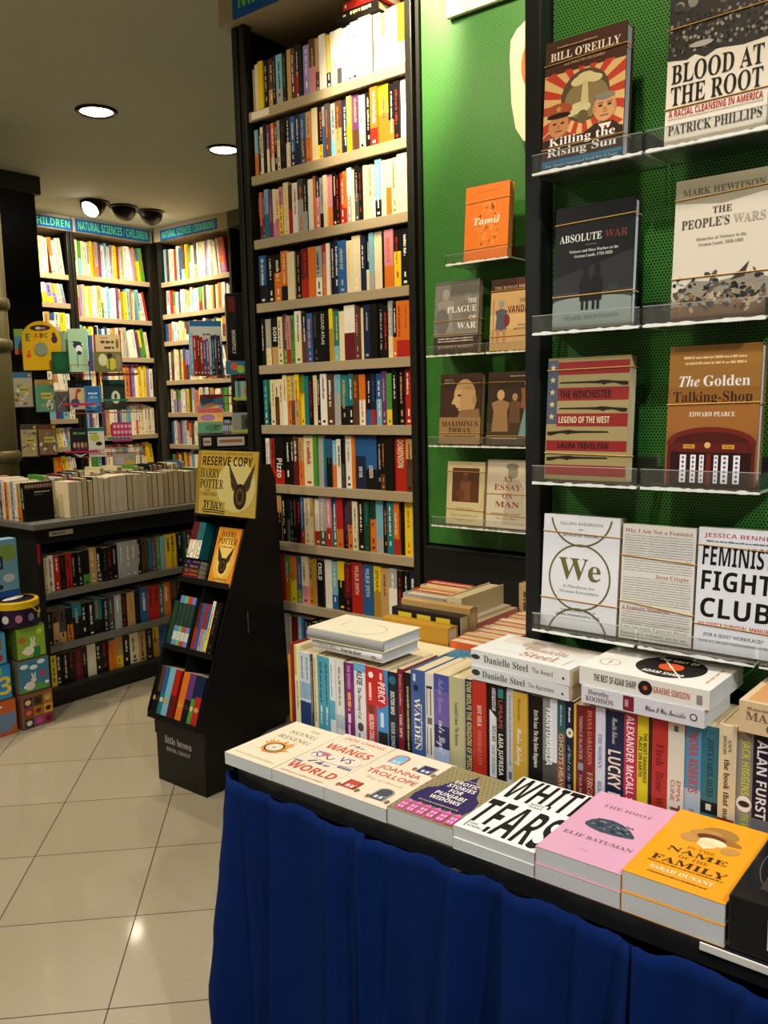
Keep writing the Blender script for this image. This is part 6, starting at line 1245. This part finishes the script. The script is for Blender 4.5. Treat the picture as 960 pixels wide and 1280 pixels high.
def simple(bg, *ops):
    def fn(A, W, H):
        if bg: A.rect(.001, .001, W - .002, H - .002, bg)
        for o in ops:
            if o[0] == 'r': A.rect(W * o[1], H * o[2], W * o[3], H * o[4], o[5])
            elif o[0] == 'e': A.ell(W * o[1], H * o[2], W * o[3], H * o[4], o[5], 16)
            elif o[0] == 'm': A.words(W * o[1], H * o[2], W * o[3], H * o[4], o[5], random.Random(int(o[1] * 91)))
            elif o[0] == 't': A.text(o[1], W * o[2], H * o[3], H * o[4], o[5], o[6], 'c', W * o[7])
            elif o[0] == 'p': A.poly([(W * a, H * b) for a, b in o[1]], o[2])
    return fn
# arched alphabet book hanging on the column
def arch(W, H): return [(0, 0), (W, 0)] + [(W / 2 + W / 2 * math.cos(a), H * .62 + H * .38 * math.sin(a)) for a in [PI * k / 16 for k in range(17)]]
W, H = .254, .325
M = Matrix.Translation((-5.5, 3.166, 1.754)) @ Matrix.Rotation(math.radians(57 - 14), 4, 'Z') @ Matrix.Translation((-W / 2, 0, 0))
t = bpy.data.objects.new('alphabet_book', None); COL.objects.link(t); t.matrix_basis = M; tag(t, 'yellow arch topped alphabet book lettered ABC with a disc, on the column', 'book')
mb = MB(); mb.prism(arch(W, H), 0, .012, mat('e0b21c', .4), lambda a, b, d: (a, d, b)); A = Art(mb, (0, 0, 0), (1, 0, 0), (0, 0, 1))
A.ell(W * .5, H * .86, W * .27, H * .06, '3a2a24', 20); A.ell(W * .45, H * .855, W * .08, H * .03, 'd8c8b8', 12); A.ell(W * .58, H * .85, W * .07, H * .03, 'b06a7a', 12)
for s, x, c in (('A', .38, 'c8451e'), ('B', .52, '2a2a2a'), ('C', .64, '6a5a20')): A.text(s, W * x, H * .66, H * .09, c, 'b', 'c')
A.text('E', W * .17, H * .60, H * .14, '1f6a4a', 'b', 'c'); A.ell(W * .16, H * .30, W * .07, H * .05, 'd8601e', 12); A.ell(W * .17, H * .38, W * .035, H * .03, 'd8601e', 10); A.ell(W * .85, H * .62, W * .08, H * .08, '4a2a44', 14); A.ell(W * .84, H * .72, W * .05, H * .045, '5a3a30', 12); A.ell(W * .82, H * .20, W * .07, H * .05, 'c0305a', 12); A.ell(W * .82, H * .29, W * .09, H * .02, 'd0452a', 12)
mb.build('cover', t)
mb = MB(); L = .29; mb.tube([(W * .5, .012, H * .9), (W * .5 - .731 * L, .012 + .682 * L, H * .92)], .003, WIREK, 5); mb.build('peg_hook', t)
mb = MB(); mb.lathe([(.0, .0)] * 1 + [(.045, .0), (.045, .0018), (.0, .0018)], mat('b8ccae', .12, .6), n=28, cap=False)
o = mb.build('disc', t); o.matrix_basis = Matrix.Translation((W * .5, -.0032, H * .43)) @ Matrix.Rotation(PI / 2, 4, 'X')
for k in range(14):
    mb = MB(); mb.tube([(-.004, .006 + .008 * math.cos(q), .02 + k * .0115 + .001 * q) if False else (.002 + .006 * math.cos(q), .006 + .0095 * math.sin(q), .012 + k * .0125) for q in [2 * PI * j / 10 for j in range(11)]], .0011, mat('d8d4c4', .3, .7), 5); mb.build('binding_ring', t)
mb = MB(); mb.box(-.02, .04, .02, .03, .05, .22, mat('4f90b0', .4)); A = Art(mb, (-.02, .02, .05), (1, 0, 0), (0, 0, 1)); A.rect(0, .12, .06, .05, '8ab04a'); A.rect(0, 0, .06, .04, 'c0603a'); mb.tube([(.01, .03, .2), (.01 - .643 * .16, .03 + .766 * .16, .2)], .002, WIREK, 5)
o = mb.build('picture_card'); o.matrix_basis = Matrix.Translation((-5.651, 3.077, 1.814)) @ Matrix.Rotation(math.radians(50), 4, 'Z'); tag(o, 'narrow blue and green card pack half behind the yellow alphabet book', 'card pack')
BAG = bpy.data.materials.new('clear_film'); BAG.use_nodes = True
nt = BAG.node_tree; nt.nodes.clear(); out = N(nt, 'ShaderNodeOutputMaterial'); tr = N(nt, 'ShaderNodeBsdfTransparent'); gl = N(nt, 'ShaderNodeBsdfGlossy'); mx = N(nt, 'ShaderNodeMixShader'); mx.inputs[0].default_value = .08; gl.inputs['Roughness'].default_value = .12
nt.links.new(tr.outputs[0], mx.inputs[1]); nt.links.new(gl.outputs[0], mx.inputs[2]); nt.links.new(mx.outputs[0], out.inputs[0])
for key, (x, y, z, W, H), c1, c2, lab in (('a', (-5.605, 3.07, 1.502, 0.13, 0.244), '2f6a9a', 'b8b09a', 'bagged card set with a blue header, upper row on the black column'), ('b', (-5.469, 3.146, 1.466, 0.13, 0.227), 'b08a4a', '5aa07a', 'bagged card set with a green picture, upper row near the spinner'),
                                          ('c', (-5.552, 3.057, 1.168, 0.114, 0.228), '2c2c30', 'b8a878', 'bagged card set with a black header, lower row on the column'), ('d', (-5.435, 3.125, 1.177, 0.124, 0.216), '6a3a24', '8a6a4a', 'bagged card set with a brown header, lower row near the spinner')):
    t = bpy.data.objects.new('bagged_card_set', None); COL.objects.link(t); t.matrix_basis = Matrix.Translation((x, y, z)) @ Matrix.Rotation(math.radians(50), 4, 'Z') @ Matrix.Translation((-W / 2, 0, 0)); tag(t, lab, 'card pack', 'bagged card sets on the black column')
    mb = MB(); mb.box(.006, W - .006, .004, .016, .008, H - .004, mat(c2, .5)); A = Art(mb, (.006, .004, .008), (1, 0, 0), (0, 0, 1)); w, h = W - .012, H - .012; rr = random.Random(key)
    A.rect(0, h * .84, w, h * .16, c1); A.ell(w * .88, h * .91, w * .08, h * .045, 'd8b84a', 12)
    for k in range(16): A.ell(w * rr.uniform(.08, .92), h * rr.uniform(.08, .78), w * rr.uniform(.05, .12), h * rr.uniform(.03, .08), rr.choice(['8a8a80', 'd8d4c4', '5a6a5a', 'a05a4a', 'c8a84a', '6a8aa0', 'e8e4d8']), 10, rr.uniform(0, 3))
    A.rect(w * .3, h * .40, w * .6, h * .20, 'c8bc5a'); A.words(w * .36, h * .48, w * .46, h * .04, '4a4420', rr); mb.build('card', t)
    mb = MB(); mb.box(0, W, .001, .0014, 0, H, BAG); mb.build('clear_bag', t)
    mb = MB(); L = x + 5.772; mb.tube([(W / 2, .01, H - .006), (W / 2, .01, H + .02), (W / 2 - .643 * L, .01 + .766 * L, H + .02)], .002, WIREK, 5); mb.build('peg_hook', t)
for lab, pos, art, c, yaw, T in (
    ('mint green picture book with a dark bird on the spinner top tier', (-5.289, 3.308, 1.735, 0.119, 0.286), simple('9fc8a4', ('e', .5, .62, .26, .09, '26324a'), ('e', .55, .52, .18, .10, 'e4e8e4'), ('e', .55, .44, .13, .05, '26324a'), ('p', [(.1, .70), (.45, .66), (.4, .72)], '26324a'), ('e', .74, .64, .05, .02, 'e4e8e4'), ('r', .42, .1, .05, .3, '5a7a5a')), '9fc8a4', 0, .012),
    ('sage green picture book half behind the mint one', (-5.412, 3.274, 1.792, 0.087, 0.217), simple('7f9a7a', ('r', .6, 0, .4, 1, '8fae8c')), '7f9a7a', -8, .012),
    ('small dark green board book low on the spinner top tier', (-5.365, 3.218, 1.725, 0.107, 0.145), simple('124a2c', ('e', .5, .55, .4, .38, '165a36')), '124a2c', -10, .014),
    ('red picture book with its spine out on the spinner top tier', (-5.244, 3.401, 1.739, 0.065, 0.239), simple('a8241e', ('r', 0, 0, .35, 1, '3a5a8a'), ('r', .36, 0, .12, 1, 'd8d0c0')), 'a8241e', 0, .02),
    ('tan covered picture book with dark lettering on the spinner', (-5.142, 3.442, 1.827, 0.156, 0.151), simple('c8b483', ('m', .2, .62, .55, .14, '5a3a28'), ('m', .34, .38, .4, .14, '5a3a28'), ('e', .88, .6, .06, .22, '5a6a3a'), ('m', .2, .84, .3, .06, '8a7048')), 'b8a06a', 0, .012),
    ('picture book with yellow green shapes under the tan one', (-5.095, 3.407, 1.728, 0.177, 0.134), simple('6a6a3a', ('e', .3, .6, .16, .3, 'c8c8a0'), ('e', .6, .4, .2, .3, 'b8b83a'), ('e', .55, .8, .1, .14, '2a2a20'), ('e', .85, .5, .1, .4, '8a7a5a'), ('r', .5, .1, .04, .6, '2a2a20')), '6a6a3a', 0, .012),
    ('navy picture book at the back of the second spinner tier', (-5.382, 3.364, 1.592, 0.154, 0.093), simple('1c2c4a', ('m', .3, .5, .4, .2, '4a6a9a')), '1c2c4a', 0, .01),
    ('red and cream picture book on the second spinner tier', (-5.262, 3.26, 1.484, 0.096, 0.145), simple('c8bca0', ('p', [(.2, .1), (.5, .1), (.8, .95), (.5, .95)], 'b0402a'), ('e', .35, .3, .3, .2, '3a4a7a'), ('e', .7, .6, .18, .2, 'd8c88a')), 'b8a888', 0, .02),
    ('bright blue picture book with white page edges on the second tier', (-5.177, 3.325, 1.46, 0.096, 0.177), simple('2468a8', ('e', .5, .4, .4, .3, '3a88c8'), ('m', .2, .7, .6, .07, 'e0e8f0'), ('m', .3, .56, .5, .05, 'c0d8e8'), ('e', .5, .25, .2, .08, '8fb8d0')), 'd8d8d0', 0, .04),
    ('grey ring bound book on the second spinner tier', (-5.378, 3.22, 1.47, 0.092, 0.135), simple('5a5a58', ('p', [(.1, .2), (.2, .2), (.9, .8), (.8, .8)], '8a8a88'), ('p', [(.2, .85), (.3, .85), (.85, .15), (.75, .15)], '3a3a38')), '5a5a58', -15, .012),
    ('dark green picture book with a pale round shape beside the blue one', (-5.141, 3.469, 1.477, 0.142, 0.201), simple('24342c', ('r', 0, .86, 1, .14, '2f5a5a'), ('e', .55, .42, .2, .22, 'c8d0b8'), ('e', .55, .45, .06, .09, '24342c'), ('r', .52, .3, .05, .2, '24342c'), ('e', .2, .2, .2, .14, '3a4a3a')), '24342c', 6, .012),
    ('black picture book with a green heading on the third spinner tier', (-5.226, 3.235, 1.164, 0.112, 0.199), simple('232028', ('m', .15, .78, .7, .09, '4fa04a'), ('e', .2, .42, .09, .1, 'c89a80'), ('e', .42, .42, .09, .1, 'b88a70'), ('e', .64, .42, .09, .1, 'd0a488'), ('e', .84, .42, .08, .1, 'a87a60'), ('p', [(.1, .14), (.5, .0), (.9, .14), (.5, .08)], 'e0e0d8')), '232028', 0, .014),
    ('white picture book lettered ANIMALS in red on the third tier', (-5.139, 3.306, 1.167, 0.102, 0.194), simple('e0e0d4', ('r', 0, .88, 1, .12, '1f7a70'), ('e', .4, .66, .3, .13, 'b8c84a'), ('e', .65, .45, .2, .07, '2a2a28'), ('m', .1, .8, .5, .05, '6a6a60'), ('t', 'ANIMALS', .5, .06, .2, 'b02a4a', 'b', .9)), 'd8d8d0', 0, .045),
    ('pink flowered book on the third spinner tier', (-5.087, 3.476, 1.26, 0.125, 0.131), simple('b03a6a', *[('e', .1 + .2 * (k % 5), .2 + .3 * (k // 5), .08, .1, 'e0a0b8') for k in range(15)]), 'b03a6a', 6, .012),
    ('pastel patterned book on the lowest spinner tier', (-5.06, 3.462, 1.044, 0.147, 0.136), simple('a89a88', ('e', .3, .6, .2, .3, 'b8a8b0'), ('e', .7, .4, .25, .3, 'c8a848'), ('e', .4, .2, .2, .15, 'b87a8a'), ('e', .8, .8, .15, .15, '8a9a8a')), 'a89a88', 6, .012),
    ('small green board book low on the spinner', (-5.243, 3.251, 1, 0.092, 0.081), simple('2f8a3a', ('m', .15, .5, .7, .22, 'd8e0a8'), ('e', .5, .2, .2, .14, '8a4a2a')), '2f8a3a', 0, .012),
    ('small lime board book low on the spinner', (-5.165, 3.313, 0.998, 0.097, 0.081), simple('a8c82a', ('m', .2, .55, .6, .22, '3a5a1a'), ('e', .5, .25, .15, .14, '2a2a1a')), 'a8c82a', 0, .012)):
    face(lab, pos, art, c, T, yaw)
for lab, pos, c in (('pink shelf strip holding books on the second spinner tier', (-5.197, 3.229, 1.513, 0.206, 0.013), 'b8285a'), ('pink shelf strip holding books on the third spinner tier', (-5.165, 3.207, 1.199, 0.206, 0.013), 'b8285a'), ('teal shelf strip beside the dark green book', (-5.073, 3.429, 1.535, 0.162, 0.013), '2a7a62'), ('teal shelf strip across the pink flowered book', (-5.062, 3.434, 1.278, 0.151, 0.013), '2a7a62'), ('teal shelf strip across the pastel book', (-5.035, 3.423, 1.094, 0.141, 0.013), '2a7a62')):
    x, y, z, w, h = pos; mb = MB(); mb.bbox(-w / 2, w / 2, 0, .003, 0, h, mat(c, .4), .0008); o = mb.build('rack_strip'); o.matrix_basis = Matrix.Translation((x, y, z)) @ Matrix.Rotation(math.radians(57), 4, 'Z'); tag(o, lab, 'rack strip', 'coloured strips on the spinner')
# second spinner
t = face('grey blue folder with a blue header beside the tall black box', (-4.468, 3.725, 1.682, .203, .354), simple('a8b0ac', ('r', 0, .9, 1, .1, '1f5a8a'), ('m', .4, .74, .25, .03, '4a4a48'), ('e', .2, .70, .07, .03, '5a5a58'), ('r', .02, 0, .96, .62, '8a969a')), '8fa0a4', .01, 0, 'folder', 'folder')
wx = -.09
for q, (c, w, h) in enumerate((('c', .018, .27), ('r', .024, .25), ('u', .016, .25), ('r', .02, .24), ('b', .018, .22), ('r', .014, .23), ('c', .018, .22), ('n', .016, .25), ('g', .016, .255), ('n', .02, .25))):
    rr = random.Random(q); o = spine_book('workbook', w, h, .06, c, c, 'w', rr); o.matrix_basis = Matrix.Translation((-4.405, 3.655, 1.686)) @ Matrix.Rotation(math.radians(57), 4, 'Z') @ Matrix.Translation((wx, 0, 0)); wx += w + .0012
    tag(o, f'{CN[c]} slim workbook in the spinner pocket, {ordinal(q)} from the folder edge', 'book', 'slim workbooks in front of the folder')
mb = MB(); mb.bbox(-.075, .11, 0, .06, 0, .425, mat('121212', .35), .003); A = Art(mb, (-.075, 0, 0), (1, 0, 0), (0, 0, 1)); A.rect(.002, .03, .062, .36, '1c1816'); A.rect(.012, .31, .045, .095, '5a1c18')
A2 = Art(mb, (-.045, 0, .19), (0, 0, -1), (1, 0, 0), .001); A2.text('MONOPOLY', 0, 0, .022, 'c8c4bc', 'b', 'l', .15)
o = mb.build('game_box'); o.matrix_basis = Matrix.Translation((-4.315, 3.87, 1.782)) @ Matrix.Rotation(math.radians(57), 4, 'Z'); tag(o, 'tall black board game box standing on the spinner rack', 'game box')
face('bright small picture book right under the black game box', (-4.245, 3.80, 1.686, .165, .085), simple('3a7a9a', ('e', .3, .6, .15, .3, 'd86a4a'), ('e', .55, .4, .15, .3, 'a8c83a'), ('e', .8, .6, .12, .3, '2a6aa8'), ('r', .9, 0, .1, 1, 'a8302a')), '3a7a9a', .012)
face('pale teal book with an orange pumpkin shape on the spinner', (-4.205, 3.80, 1.518, .108, .124), simple('8fb8b4', ('r', .1, 0, .14, 1, '5a8a8a'), ('r', .34, .2, .1, .8, 'b8d0cc'), ('e', .72, .5, .26, .28, 'd88a1e'), ('e', .76, .8, .1, .12, 'd88a1e')), '8fb8b4', .02)
face('grey photo book above a lime strip on the spinner', (-4.195, 3.77, 1.308, .134, .134), simple('a8aca8', ('r', .4, .2, .56, .7, '5a5c5a'), ('e', .7, .5, .15, .25, '3a3a3a')), 'a8aca8', .02)
for lab, p in (('lime shelf strip under the pumpkin book', (-4.185, 3.765, 1.525, .12)), ('lime shelf strip under the grey photo book', (-4.175, 3.735, 1.318, .13))):
    mb = MB(); mb.bbox(-p[3] / 2, p[3] / 2, 0, .003, 0, .014, mat('c8d02a', .4), .0008); o = mb.build('rack_strip'); o.matrix_basis = Matrix.Translation(p[:3]) @ Matrix.Rotation(math.radians(57), 4, 'Z'); tag(o, lab, 'rack strip')
face('red topped picture book leaning back, upper of the tilted pair', (-4.45, 3.72, 1.45, .146, .125), simple('3a6a98', ('r', 0, .78, 1, .22, '9a2a2e'), ('e', .5, .3, .35, .2, 'c89a5a')), '3a6a98', .02, -16, tilt=24)
face('red topped picture book leaning back, lower of the tilted pair', (-4.36, 3.63, 1.318, .160, .17), simple('2f7a4a', ('r', 0, .82, 1, .18, 'b02a2e'), ('r', 0, .45, 1, .36, 'c8903a'), ('e', .4, .62, .3, .14, '8a5a8a'), ('e', .6, .2, .3, .14, '1f5a34')), 'd8d8d0', .025, -16, tilt=24)
mb = MB(); mb.bbox(-.15, .14, 0, .16, 0, .085, mat('161616', .4), .003); A = Art(mb, (-.15, 0, 0), (1, 0, 0), (0, 0, 1)); A.rect(.012, .02, .05, .05, 'd0ccc4'); A.rect(.10, .015, .17, .055, 'd8d6d0'); A.rect(.112, .034, .146, .02, 'b07a58'); A.rect(.018, .036, .038, .016, 'b07a58'); A.rect(.075, 0, .004, .085, '2c2c2c')
o = mb.build('storage_box'); o.matrix_basis = Matrix.Translation((-4.215, 3.63, 1.222)) @ Matrix.Rotation(math.radians(57), 4, 'Z'); tag(o, 'black storage box with white labels at the foot of the spinner pockets', 'box')
mb = MB(); mb.bbox(-.2, .2, -.02, .165, -.03, 0, BLACK, .003); mb.box(-.03, .03, .04, .10, -1.22, -.03, BLACK); mb.box(-.16, .16, -.02, .12, -1.221, -1.2, BLACK)
o = mb.build('rack_stand'); o.matrix_basis = Matrix.Translation((-4.215, 3.63, 1.2215)) @ Matrix.Rotation(math.radians(57), 4, 'Z'); tag(o, 'black stand under the labelled storage box behind the island', 'stand')
